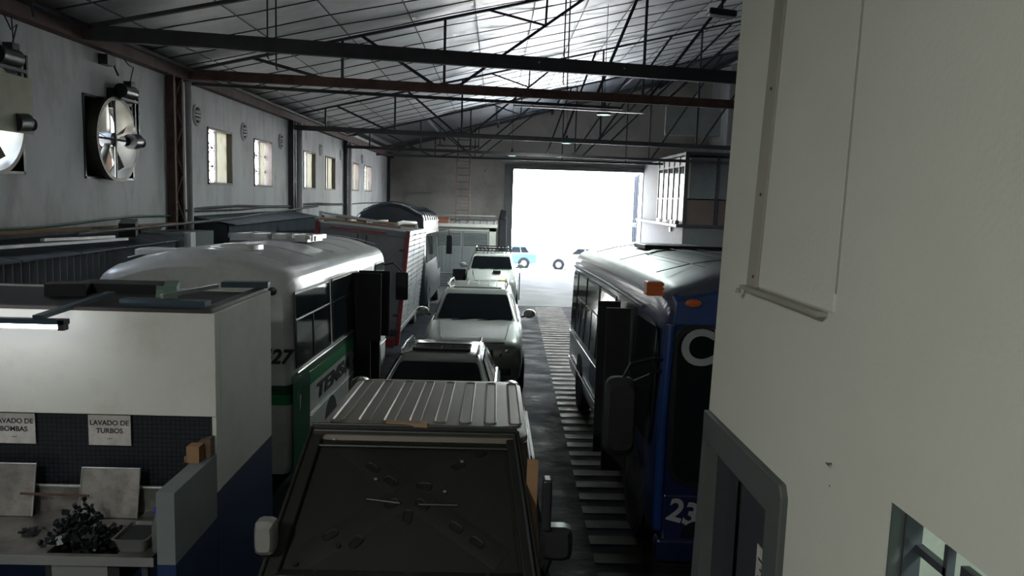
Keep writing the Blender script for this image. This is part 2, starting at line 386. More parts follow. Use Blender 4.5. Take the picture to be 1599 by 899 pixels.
# door surround
mb = MB()
mb.prism([(.975,2.444,-.1),(.975,2.444,2.33),(.975,2.47,2.37),(.975,3.41,2.365),(.975,3.41,2.232),(.975,2.578,2.232),(.975,2.578,-.1)], (.035,0,0))
mb.prism([(.975,3.353,-.1),(.975,3.585,-.1),(.975,3.41,2.25),(.975,3.353,2.25)], (.035,0,0))
tag(mb.build('trim_7', M_grey, bevel=.006), kind='structure')
d1 = empty('door_1', (1.05,2.8,-.08), kind='structure')
MB().box(-.02,.02,-.222,.19,.0,2.30).build('door_leaf', M_darkdoor, d1)
MB().box(-.02,.02,.355,.553,0,2.30).build('door_leaf', M_darkdoor, d1)
MB().box(-.075,.09,.535,.552,0,2.30).build('lining', M_grey, d1)
MB().box(.0,.06,.19,.21,0,2.30).build('door_edge', M_black, d1)
MB().box(.10,.12,-.3,.6,0,2.3).build('dark_gap_sheet', M_blackm, d1)  # black sheet put in for the darkness between the door leaves
n = empty('notice', (1.026,2.67,1.95), rot=(0,0,0), label='white printed notice sheet taped to the dark door', cat='notice')
MB().box(-.004,0,-.084,.084,-.2,.08).build('sheet', M_paper, n)
for k in range(6): MB().box(-.006,-.004,-.06,.06-.02*(k%2),.03-k*.035,.038-k*.035).build('print_line', M_ink, n)
# lower right opening with its window
w = empty('window_7', (1.14,1.2,1.1), kind='structure')
MB().box(-.137,-.105,.608,.614,0,1.48).build('jamb', M_grey, w)
MB().box(-.105,-.06,.60,.66,0,1.48).build('frame', M_darkdoor, w)
MB().box(-.075,-.055,.475,.605,1.355,1.375).build('glazing_bar', M_darkdoor, w)
MB().box(-.075,-.055,.47,.485,1.355,1.43).build('glazing_bar', M_darkdoor, w)
MB().box(-.075,-.055,.2,.42,1.36,1.41).build('frame', M_darkdoor, w)

# ================================================================ LEFT WALL THINGS
def wall_window(n, a, b, style):
    r = empty('window_%d' % n, (-6.0, a, ZB), kind='structure'); L = b-a; H = ZT-ZB
    fr = MB(); f = .045
    fr.box(-.2,.02,0,f,0,H); fr.box(-.2,.02,L-f,L,0,H); fr.box(-.2,.02,0,L,0,f); fr.box(-.2,.02,0,L,H-f,H)
    fr.build('frame', M_winframe, r)
    MB().box(-.12,-.08,L/2-.03,L/2+.03,0,H).build('mullion', M_winframe, r)
    # security lattice outside the left half
    g = MB()
    for k in range(3):
        z0 = k*H/3; z1 = z0+H/3
        g.tube([(-.17,f,z0),(-.17,L/2,z1)], .015, 5); g.tube([(-.17,f,z1),(-.17,L/2,z0)], .015, 5); g.tube([(-.17,f,z0),(-.17,L-f,z0)], .015, 5)
        g.tube([(-.17,L/2,z0),(-.17,L-f,z1)], .015, 5); g.tube([(-.17,L/2,z1),(-.17,L-f,z0)], .015, 5)
    g.build('lattice', M_winframe, r)
    if style == 0:
        MB().box(-.115,-.10,L/2+.03,L-f,f,H-f).build('pane', M_frostT, r)
    elif style == 1:
        MB().box(-.115,-.10,L*.55,L*.8,f,H-f).build('pane', M_frostT, r)
    elif style == 2:
        MB().box(-.115,-.10,f,L/2-.03,f,H-f).build('pane', M_frostT, r); MB().box(-.125,-.11,L/2+.03,L-f,f,H-f).build('pane', M_frostT, r)
def frost_mat():
    m = bpy.data.materials.new('frosted_glass'); m.use_nodes = True; N = m.node_tree.nodes; L = m.node_tree.links
    b = N['Principled BSDF']; b.inputs['Base Color'].default_value = (.5,.48,.42,1); b.inputs['Roughness'].default_value = .5
    tr = N.new('ShaderNodeBsdfTranslucent'); tr.inputs[0].default_value = (.34,.33,.28,1); mx = N.new('ShaderNodeMixShader'); mx.inputs[0].default_value = .75
    L.new(b.outputs[0], mx.inputs[1]); L.new(tr.outputs[0], mx.inputs[2]); L.new(mx.outputs[0], N['Material Output'].inputs[0]); return m
M_frostT = frost_mat()
for n, (a, b) in enumerate(WIN): wall_window(n+1, a, b, [0,1,0,2,1,1][n])
# neighbouring wall seen through the windows outside
tag(MB().box(-12.2,-12.0,-6,46,-1.2,4.0).build('neighbour_wall', M_build), kind='structure')

# lattice columns along the wall
def lattice_column(y, mt, label, x=-5.86, w=.24, top=5.3):
    r = empty('column', (x, y, floorz(y)), label=label, cat='column', group='steel columns along the left wall'); h = top-floorz(y)
    for s in (-1,1): MB().box(-.12,.02,s*w/2-.04,s*w/2+.04,0,h).build('flange', mt, r)
    k = int(h/.42)
    for i in range(k):
        z = i*h/k; a = (-.0,-w/2+.04,z+.03); b = (-.0,w/2-.04,z+h/k-.03)
        if i % 2: a = (0,w/2-.04,z+.03); b = (0,-w/2+.04,z+h/k-.03)
        MB().beam(a, b, .03, .02).build('lacing_bar', mt, r)
    return r
c = lattice_column(14.45, M_rust, 'rust red laced steel column nearest on the left wall', w=.36)
MB().box(-.11,-.08,-.18,.18,0,5.6).build('backing_plate', M_rust, c)
lattice_column(22.6, M_steel, 'dark laced steel column between the second and third windows')
lattice_column(30.6, M_steel, 'dark laced steel column beside the fifth window')
lattice_column(42.6, M_steel, 'dark laced steel column in the far left corner')
for y, r_, lab in ((15.0,.06,'white downpipe right behind the rust red column'),(23.2,.11,'wide pale downpipe between the second and third windows'),(31.2,.08,'pale downpipe just before the fifth window')):
    o = MB().tube([(-5.88,y,floorz(y)),(-5.88,y,5.3)], r_, 14).build('downpipe', mat('pipe_paint', (.34,.34,.34), .5), smooth=True)
    tag(o, lab, 'pipe', 'downpipes on the left wall')
# round louvred vents
for y, z, lab in ((15.67,4.74,'round wall vent above the first latticed window'),(18.54,4.66,'round wall vent between first and second window'),(21.68,4.66,'round wall vent just past the second window'),(26.5,4.72,'round wall vent between third and fourth windows'),(30.0,4.75,'round wall vent beyond the fourth window'),(34.6,4.8,'round wall vent furthest along the left wall')):
    r = empty('round_vent', (-6.0,y,z), label=lab, cat='vent', group='round vents on the left wall')
    m = Euler((0,PI/2,0)).to_matrix().to_4x4()
    MB().lathe([(.21,0),(.21,.03),(.17,.045),(.155,.03),(.155,0)], 22, m).build('ring', M_wall, r, smooth=True)
    MB().lathe([(.155,.0),(.155,.012)], 20, m).build('dark_core', M_blackm, r)
    for k in (-1,1): MB().cb((.03,0,k*.07), (.03,.24,.05), (0,.5,0)).build('slat', M_wall, r)
    MB().cb((.035,0.0,0), (.02,.30,.03), (0,.0,0)).build('slat', M_wall, r)
# exhaust fans
def exhaust_fan(y0, y1, zb, zt, label, near):
    cy = (y0+y1)/2-.02; cz = (zb+zt)/2; R = .62
    r = empty('exhaust_fan', (-6.0, cy, cz), label=label, cat='fan', group='industrial exhaust fans in the left wall')
    hx = (y1-y0)/2
    fr = MB(); d = .035
    fr.box(-.2,.015,y0-cy,y0-cy+d,zb-cz,zt-cz); fr.box(-.2,.015,y1-cy-d,y1-cy,zb-cz,zt-cz); fr.box(-.2,.015,y0-cy,y1-cy,zb-cz,zb-cz+d); fr.box(-.2,.015,y0-cy,y1-cy,zt-cz-d,zt-cz)
    fr.build('frame', M_black, r)
    # back plate with round hole
    n = 40; p = MB(); out = []; inn = []
    for j in range(n):
        a = 2*PI*j/n; c_, s_ = math.cos(a), math.sin(a); q = 1/max(abs(c_)/hx, abs(s_)/((zt-zb)/2))
        out.append((-.16, c_*q, s_*q)); inn.append((-.16, c_*(R-.03), s_*(R-.03)))
    p.rings([[Vector(v)+Vector((-.01,0,0)) for v in out], out, inn, [Vector(v)+Vector((-.01,0,0)) for v in inn]], cap0=False, cap1=False)
    p.build('shroud_plate', M_black, r)
    m = Euler((0,PI/2,0)).to_matrix().to_4x4()
    MB().rings([[m @ Vector((rr*math.cos(2*PI*j/n), rr*math.sin(2*PI*j/n), h)) for j in range(n)] for rr, h in ((R,-.16),(R,.14),(R+.03,.15),(R-.025,.15),(R-.025,-.16))], cap0=False, cap1=False).build('ring', M_fan, r, smooth=True)
    for k in range(5):
        a = 2*PI*k/5+.35; b = MB(); pts0 = []; 
        rws = []
        for i in range(6):
            t_ = i/5; rad = lerp(.1,R-.06,t_); ww = lerp(.06,.12,t_); tw = lerp(.75,.35,t_)
            row = []
            for sgn in (-1,0,1):
                ang = a+sgn*ww/rad*.5*math.cos(tw)
                row.append((sgn*ww*math.sin(tw)*.9-.0, rad*math.cos(ang), rad*math.sin(ang)))
            rws.append(row)
        b.rings(rws, closed=False); o = b.build('blade', M_fan, r, smooth=True, fix=False)
        sm = o.modifiers.new('solid', 'SOLIDIFY'); sm.thickness = .006
    MB().lathe([(.0,-.1),(.11,-.1),(.11,.08),(.05,.1)], 18, m).build('hub', M_black, r, smooth=True)
    for a in (0, PI/2): MB().tube([(.1,-R*math.cos(a),-R*math.sin(a)),(.1,R*math.cos(a),R*math.sin(a))], .018, 6).build('strut', M_black, r)
    # motor with belt guard
    my = hx*.30+.1; mz = R+.14
    mo = MB().tube([(.16,my-.24,mz),(.16,my+.14,mz)], .11, 14).build('motor', M_black, r, smooth=True)
    MB().box(.1,.22,my-.02,my+.12,mz+.05,mz+.17).build('terminal_box', M_black, mo)
    MB().box(.02,.2,my-.3,my+.3,mz-.15,mz-.11).build('bracket', M_black, mo)
    MB().box(.0,.08,my-.36,my-.28,mz-.28,mz+.02).build('bracket', M_black, mo)
    bl = MB()
    for dy in (.22,.34): bl.box(.12,.16,my+dy,my+dy+.035,-.04,mz+.08)
    bl.build('drive_belt', M_black, r)
    MB().tube([(.05,my-.0,.0),(.2,my+.36,.0)], .08, 14).build('pulley', M_black, r, smooth=True)
    MB().tube([(.14,my+.05,.0),(.14,my+.3,.02)], .12, 14).build('bearing_block', M_black, r, smooth=True)
    MB().tube([(.16,my+.08,mz+.17),(.2,my+.12,mz+.4),(.12,my+.13,1.2 if not near else 1.1),(.05,my+.12,5.3-cz)], .009, 6).build('power_cable', M_wire, r)
    return r
fan_one = exhaust_fan(11.43,12.95,3.395,4.62,'large exhaust fan with round shroud and black belt motor, whole in view', False)
f1 = f1_ = None
f2 = exhaust_fan(8.4,10.0,3.41,4.64,'exhaust fan cut off by the left edge of the view, yellowed panel above', True)
MB().box(-.30,-.28,.04,.66,.02,.60).build('lit_duct_plate', M_yelpan, fan_one)  # yellow plate added to imitate the lit inner face of the duct
MB().box(-.30,-.28,.22,.66,-.5,-.03).build('lit_duct_plate', M_wood, fan_one)  # brown plate, lower tone of the lit duct put into its colour
MB().box(.17,.185,-.5,.74,-.12,.56).build('cover_panel', M_yelpan, f2)
for k in range(3): MB().tube([(.0,-.1+k*.35,.58),(.0,-.1+k*.35,.72)], .012, 6).build('stud', M_black, f2)
# pipes and cables along the wall
def run(name, pts, r, mt, label, cat, grp=None):
    return tag(MB().tube(pts, r, 8).build(name, mt, smooth=True), label, cat, grp)
run('water_pipe', [(-5.94,y,2.74+.006*(y-6)+.03*math.sin(y*1.1)) for y in [2,4,6,8,9,10,11,12,13,14,14.8]], .018, M_gpipe, 'thin green pipe along the left wall below the fans', 'pipe', 'pipes along the left wall')
run('conduit', [(-5.93,y,2.86+.02*math.sin(y)) for y in [14.9,16,18,20,22,24,26,28,30,34,38,43]], .02, M_steel, 'dark conduit along the left wall below the windows', 'pipe', 'pipes along the left wall')
run('conduit', [(-5.95,y,2.90+.03*math.sin(y*.8)) for y in [15.2,16,18,20,22,24,26,28,30]], .028, M_wire, 'sagging black cable bundle under the windows of the left wall', 'cable')
run('power_cable', [(-5.9,9.7,5.3),(-5.9,9.72,5.0),(-5.9,9.7,4.72)], .008, M_wire, 'thin black cord hanging from the eave above the left fan', 'cord')
tag(MB().box(-5.99,-5.85,11.9,12.15,5.1,5.25).tube([(-5.86,12.1,5.12),(-5.84,12.2,4.98)], .015, 6).build('junction_box', M_black), 'small black junction box under the eave beam left of the fan', 'box')
# lean-to sheds against the wall
def shed(y0, y1, z, mt, label, x=-5.2):
    r = empty('lean_to', (x, y0, floorz(y0)), label=label, cat='shed'); zb = floorz(y0); H = z-zb
    prof = []; k = int((y1-y0)/.075)
    for i in range(k+1): prof.append((.018*(1 if i % 2 else -1), i*(y1-y0)/k))
    MB().rings([[(a,b,0-.3) for a,b in prof],[(a,b,H) for a,b in prof]], closed=False).build('corrugated_front', mt, r, fix=False)
    MB().prism([(-.76,0,-.3),(-.05,0,-.3),(-.05,0,H-.02),(-.76,0,H+.12)], (0,y1-y0,0)).build('body', M_dcorr, r)
    for yy in range(int((y1-y0)/1.2)+1):
        a = yy*1.2; b = min(a+1.17, y1-y0)
        if b > a: MB().prism([(-.76,a,H+.12),(.1,a,H-.02),(.1,a,H+.0),(-.76,a,H+.14)], (0,b-a,0)).build('roof_sheet', M_dcorr, r)
    return r
shed(7.2, 12.65, 2.47, M_corr, 'lean-to of dark corrugated sheet against the near left wall')
shed(15.2, 22.2, 2.62, M_dcorr, 'dark lean-to against the left wall behind the pale bus')
tag(MB().box(-5.9,-5.12,12.72,14.1,floorz(13),2.55).build('cabinet', M_pony), 'plain grey sheet-metal cabinet between the two lean-tos', 'cabinet')
tag(MB().box(-5.12,-5.0,12.75,12.95,floorz(13),2.58).build('post', M_white), 'short white post at the end of the near lean-to', 'post')
tag(MB().box(-5.15,-5.05,22.6,22.75,floorz(22),2.75).build('post', M_white), 'short white post at the end of the far lean-to', 'post')
tag(MB().box(-5.9,-5.05,23.5,26,floorz(24),2.5).build('cabinet', M_pony), 'grey cabinet past the far lean-to beside the box truck', 'cabinet')
for i, (a, b, w_, mt, lab) in enumerate([((-5.5,7,2.62),(-5.25,11,2.56),.12,M_lsteel,'long pale metal flashing lying on the near lean-to roof'),((-5.78,8.8,2.72),(-5.74,14.1,2.66),.14,M_wood,'long weathered plank lying on the near lean-to roof'),((-5.35,9.2,2.64),(-5.3,10.8,2.60),.05,M_lsteel,'short bright tube lying on the near lean-to roof')]):
    tag(MB().beam(a, b, w_, .035).build('plank' if mt is M_wood else 'metal_strip', mt), lab, 'plank')
tag(MB().cb((-5.35,11.35,2.70),(.22,.3,.2),(.2,0,.3)).cb((-5.42,11.6,2.68),(.2,.3,.12),(0,.2,.6)).build('scrap_block', M_black), 'black scrap block on the near lean-to roof below the fan', 'scrap')
run('conduit', [(-5.10,9.5,2.70),(-5.08,12,2.72),(-5.05,14.5,2.74),(-5.05,18,2.82),(-5.05,22,2.90)], .022, M_steel, 'grey hose running over the lean-to roofs towards the truck', 'hose')

# ================================================================ TRUSSES
def truss(xa, xb, ya, z, posts, diags, chord, mt, label, mtw=M_steel, sk=SK, extra=()):
    r = empty('roof_truss', (xa, ya, z), label=label, cat='truss', group='steel roof trusses')
    Y_ = lambda x: (x-xa)*sk
    L = lambda x, zz: (x-xa, Y_(x), zz-z)
    MB().beam(L(xa,z), L(xb,z), .1, chord).build('bottom_chord', mt, r)
    MB().beam(L(xa,roofz(xa)-.16), L(xb,roofz(xb)-.16), .08, .05).build('top_chord', mtw, r)
    for x in posts: MB().beam(L(x,z+chord/2), L(x,roofz(x)-.15), .05, .06).build('post', mtw, r)
    for (x0,z0,x1,z1) in diags: MB().beam(L(x0, z if z0 is None else z0), L(x1, roofz(x1)-.16 if z1 is None else z1), .05, .055).build('diagonal', mtw, r)
    for (x0,z0,x1,z1) in extra: MB().beam(L(x0,z0), L(x1, z1), .035, .04).build('strut', mtw, r)
    return r
def webs(z): return [(-3.15,z,-4.7,None),(-1.2,z,-2.7,None),(-.9,z,2.0,None),(2.0,z,2.95,None),(3.1,z,5.4,None),(3.5,z,7.4,None),(6.5,z,9.5,None)]
def ext(z):
    xm = .9; zm = lerp(z, roofz(2)-.16, (xm+.9)/2.9)
    return [(xm,zm,-.25,roofz(-.25)-.16),(xm,zm,xm+.02,roofz(xm)-.16)]
t1 = truss(-5.9, 11.8, 11.2, 5.42, [], [], .21, M_steel, 'nearest dark steel roof beam crossing the hall, wires hooked over it', sk=.205)
for x in (.62,2.02): MB().lathe([(.014,0),(.014,.004)], 10, Matrix.Translation((x+5.9,(x+5.9)*.205-.052,.02)) @ Euler((PI/2,0,0)).to_matrix().to_4x4()).build('bolt_or_light_dot', M_lsteel, t1)  # bright discs stand in for dots of light through the bolt holes
truss(-5.9, 11.8, 14.9, 5.42, [-3.05,-1.1,3.0,6.4], webs(5.42), .18, M_rust, 'second roof truss with rust red bottom chord', sk=.165, extra=ext(5.42))
tag(MB().beam((-5.9,15.15,5.28),(2.6,16.5,5.24),.06,.06).build('pipe_rail', M_steel), 'dark pipe slung below the rust red truss chord', 'pipe')
tag(MB().beam((.3,16.18,5.19),(3.1,16.6,5.17),.04,.035).build('pipe_rail', M_lsteel), 'bright metal conduit slung below the second truss at right', 'pipe')
truss(-5.9, 11.8, 22.6, 5.12, [-5,-3.05,-1.1,3.2,6.4], webs(5.12), .14, M_steel, 'third roof truss counted from the camera, thin dark members', extra=ext(5.12))
truss(-5.9, 11.8, 30.4, 5.08, [-5,-3.05,-1.1,3.2,6.4], webs(5.08), .12, M_steel, 'fourth roof truss, at the end of the foil ceiling', extra=ext(5.08))
truss(-5.9, 11.8, 38.0, 5.2, [-3.05,-1.1,3.2,6.4], webs(5.2)[:3], .1, M_steel, 'furthest roof truss in front of the far wall', sk=.06)
tag(MB().box(-6,8.3,43.85,44,5.3,5.4).build('ledge_beam', M_lsteel), 'pale ledge beam across the far wall above the doorway', 'beam')
# hanging wires with hooks
for x, y, z0, lab in ((-3.42,11.7,5.25,'left wire of the pair hooked over the nearest beam, left of centre'),(-3.30,11.72,5.1,'right wire of the pair hooked over the nearest beam, left of centre'),(1.02,12.6,5.15,'left wire of the pair hooked over the nearest beam at centre'),(1.09,12.62,5.05,'right wire of the pair hooked over the nearest beam at centre')):
    tag(MB().tube([(x,y,roofz(x)-.05),(x,y-.0,5.6),(x,y,z0),(x+.02,y,z0-.03)], .012, 6).build('hanging_wire', M_wire), lab, 'wire', 'wires hooked over the nearest beam')
tag(MB().tube([(-5.68,9.75,6.0),(-5.68,9.75,5.4),(-5.66,9.75,5.3)], .012, 6).build('hanging_wire', M_wire), 'short wire at the left eave end of the nearest beam', 'wire', 'wires hooked over the nearest beam')
# spot lamp housing at top right
s_ = empty('flood_lamp', (3.62,13.0,6.41), label='unlit black flood lamp high under the ceiling beside the cream wall', cat='lamp')
MB().cb((0,0,0),(.46,.25,.11),(0,.08,0)).build('housing', M_black, s_, bevel=.03)
MB().tube([(0,0,.05),(0,0,1.72)], .02, 6).build('stem', M_black, s_)
# bay lamps
for x, y, z, lab in ((2.5,18.6,5.32,'greenish disc lamp hanging nearest, right of centre under the second truss'),(2.6,29.5,5.40,'middle greenish disc lamp above the doorway'),(.62,33.0,5.06,'furthest greenish disc lamp above the left jamb of the doorway')):
    r = empty('bay_lamp', (x,y,z), label=lab, cat='lamp', group='greenish disc lamps')
    MB().lathe([(.04,.3),(.06,.14),(.17,.05),(.18,.0),(.165,0)], 20).build('shade', M_steel, r, smooth=True)
    MB().lathe([(.155,.0),(.155,.012)], 20).build('diffuser', M_bay, r)
    MB().tube([(0,0,.3),(0,0,roofz(x)-z-.02)], .008, 5).build('cord', M_wire, r)
    ld = bpy.data.lights.new('bay_light', 'AREA'); ld.shape = 'DISK'; ld.size = .3; ld.energy = 200; ld.color = (.85,1,.95)
    lo = bpy.data.objects.new('bay_light', ld); COL.objects.link(lo); lo.parent = r; lo.location = (0,0,-.02)

# ================================================================ FAR END
# kiosk with louvred double door
k = empty('kiosk', (-2.9,36,floorz(36)), label='low plastered room with louvred grey double doors at the far wall', cat='kiosk')
H = 2.0-floorz(36)
kb = MB(); kb.box(0,2.93,.08,7.9,-.4,H-.12); kb.box(0,.12,0,.1,-.2,H-.12); kb.box(2.62,2.93,0,.1,-.2,H-.12); kb.box(0,2.93,0,.1,H-.3,H-.12)
kb.build('walls', M_kiosk, k)
MB().box(-.1,3.0,-.12,7.9,H-.12,H+.02).build('roof_slab', M_kiosk, k)
for i in range(2):
    x0 = .14+i*1.24; dl = MB().box(x0,x0+1.22,.0,.05,.03,H-.32).build('door_leaf', M_louvre, k)
    for j in range(9): MB().cb((x0+.61,-.01,H-.95+j*.068),(1.08,.03,.05),(.5,0,0)).build('louvre_slat', M_louvre, dl)
    for j in range(8): MB().cb((x0+.61,-.01,.12+j*.068),(1.08,.03,.05),(.5,0,0)).build('louvre_slat', M_louvre, dl)
    for j in range(6): MB().box(x0+.1+j*.19,x0+.25+j*.19,-.015,0,.72,H-1.05).build('door_board', M_louvre, dl)
r = MB()
rl = empty('roof_railing', (-2.6,36.1,2.0), label='low dark railing along the kiosk roof edge', cat='railing')
MB().beam((.1,0,.42),(2.6,0,.42),.03,.03).build('rail', M_lsteel, rl)
MB().beam((.6,0.1,.2),(2.6,0.1,.2),.08,.05).build('rail', M_steel, rl)
for i in range(7): MB().beam((.6+i*.32,.1,.02),(.6+i*.32,.1,.2),.035,.035).build('bracket', M_steel, rl)
tag(MB().box(-2.9,-2.2,36.3,36.9,2.02,2.32).build('crate', mat('brick_red', (.17,.06,.04), .8)), 'brick red box on the kiosk roof beside the ladder', 'box')
# ladder on kiosk roof to the truss
la = empty('ladder', (-1.95,37.6,2.035), label='tall steel ladder standing on the kiosk roof against the far truss', cat='ladder')
for x in (0,.62): MB().beam((x,0,0),(x+.02,.5,4.6),.05,.06).build('stile', M_rust, la)
for i in range(13):
    z = .25+i*.34; MB().beam((.0,.5*z/4.6,z),(.64,.5*z/4.6,z),.035,.035).build('rung', M_rust, la)
pf = empty('catwalk', (-3.0,38.55,5.75), label='small dark catwalk bracket at the head of the tall ladder', cat='platform')
MB().beam((0,0,0),(2.1,0,0),.4,.06).build('deck', M_steel, pf)
for x in (.15,2.05): MB().beam((x,0,0),(x,0,.9),.05,.05).build('post', M_steel, pf)
MB().beam((0,0,-.55),(2.1,0,0),.05,.05).build('brace', M_steel, pf)
tag(MB().cb((-.6,43.7,4.75),(.14,.2,.12),(.3,0,.4)).tube([(-.6,43.8,4.75),(-.6,44,4.8)], .03, 6).build('security_camera', M_white), 'small white security camera on the far wall above the ladder side', 'camera')
# things hung by the left jamb
tag(MB().box(.2,.62,43.3,43.7,-.9,2.2).cb((.4,43.2,2.35),(.3,.25,.5),(0,.2,.3)).build('control_cabinet', M_darkdoor, bevel=.03), 'dark control cabinet at the left jamb of the doorway', 'cabinet')

# office on the right
of = empty('office', (8.3,34,floorz(34)), label='raised glazed office with brown panels and white base, right of the doorway', cat='office')
fz = floorz(34); b0 = 2.35-fz; b1 = 5.4-fz; mid = 3.45-fz
MB().box(0,3.6,0,9.9,-.3,b0-.12).build('base_wall', mat('base_white', (.11,.11,.115), .8), of)
MB().box(-.32,3.6,-.06,9.9,b0-.12,b0).build('floor_slab', M_steel, of)
MB().box(0,.06,5.7,9.9,b0,b1).build('side_wall', mat('office_white', (.07,.07,.07), .8), of)
MB().box(-.05,3.6,-.05,5.7,b1,b1+.12).build('roof', M_darkdoor, of)
for i in range(6):                                  # barred side: posts, low panels, panes
    y = .0+i*1.1; MB().box(-.04,.04,y,y+.09,b0,b1).build('mullion', M_darkdoor, of)
    if i < 5:
        MB().box(0,.03,y+.09,y+1.1,b0,mid).build('panel', mat('side_panel', (.08,.055,.05), .5), of)
        MB().box(.0,.02,y+.09,y+1.1,mid+.06,b1-.5).build('pane', M_winpane if False else mat('office_pane', (.10,.11,.12), .08, spec=.8), of)
        MB().box(.0,.02,y+.09,y+1.1,b1-.42,b1-.05).build('panel', mat('side_panel', (.08,.055,.05), .5), of)
for z in (mid, b1-.48): MB().box(-.03,.04,0,5.6,z,z+.07).build('transom', M_brown, of)
for i, (a, b) in enumerate(((0.09,1.35),(1.5,2.9))):
    MB().box(a,b,-.02,.0,b0,mid).build('panel', M_brown, of)
    MB().box(a,b,-.01,.01,mid+.05,b1-.1).build('pane', mat('office_pane', (.10,.11,.12), .08, spec=.8), of)
for x in (0,1.38,2.9): MB().box(x,x+.1,-.05,.05,b0,b1).build('mullion', M_darkdoor, of)
MB().box(.12,.2,-.06,-.03,mid+.05,b1-.1).build('door_stile', mat('cream_stile', (.25,.23,.2), .6), of)
for i in range(6): tag(MB().cb((8.12,34.6+i*.7,2.43),(.16,.3,.14),(0,.1,random.random()*.4)).build('loose_part', M_lsteel if i % 2 else M_steel), '%s small metal part along the office ledge, counted from its near end' % ('first','second','third','fourth','fifth','last')[i], 'metal part', 'metal parts on the office ledge')
tag(MB().box(8.2,8.26,36.0,36.25,1.95,2.15).build('switch_box', M_black), 'small black switch box on the white office base', 'switch')
tag(MB().box(7.2,9.6,33.6,33.7,6.2,7.7).build('hanging_sheet', M_sheet), 'pale grey sheet hung high under the trusses, left of the cream wall', 'sheet')
tag(MB().box(9.8,11.9,33.2,33.3,5.6,9.2).build('hanging_sheet', M_sheet), 'taller pale sheet hung above the office beside the cream wall', 'sheet')

# ================================================================ VEHICLES
def vroot(name, x, y, heading=0, roll=0, **k):
    return empty(name, (x, y, floorz(y)), rot=(SL, roll, heading), **k)
def wheel(par, x, y, r, w=.22, side=1, rim=M_rim):
    m = Matrix.Translation((x, y, r)) @ Euler((0, PI/2*side, 0)).to_matrix().to_4x4()
    o = MB().lathe([(r*.55,-w/2),(r*.9,-w/2),(r,-w*.35),(r,w*.35),(r*.93,w/2),(r*.64,w/2),(r*.6,w*.3)], 26, m).build('wheel', M_tyre, par, smooth=True)
    q = MB().lathe([(r*.62,w*.42),(r*.56,w*.44),(r*.5,w*.3),(r*.14,w*.34),(r*.12,w*.42),(.01,w*.42)], 20, m); q.build('rim', rim, o, smooth=True)
    for j in range(5):
        a = 2*PI*j/5; mm = m @ Euler((0,0,a)).to_matrix().to_4x4(); MB().box(r*.1,r*.56,-.03,.03,w*.34,w*.43,mm).build('spoke', rim, o)
    return o
def rpoly(x0, x1, y0, y1, r, n=4):
    P_ = []
    for cx, cy, a0 in ((x1-r,y1-r,0),(x0+r,y1-r,PI/2),(x0+r,y0+r,PI),(x1-r,y0+r,3*PI/2)):
        for i in range(n+1):
            a = a0+PI/2*i/n; P_.append((cx+r*math.cos(a), cy+r*math.sin(a)))
    return P_
def rpanel(name, mt, par, u0, u1, v0, v1, r, f, th):     # rounded panel, f(u,v,d)->3D point, d offset outward
    P_ = rpoly(u0,u1,v0,v1,r); mb_ = MB(); mb_.rings([[f(u,v,0) for u,v in P_],[f(u,v,th) for u,v in P_]])
    return mb_.build(name, mt, par)

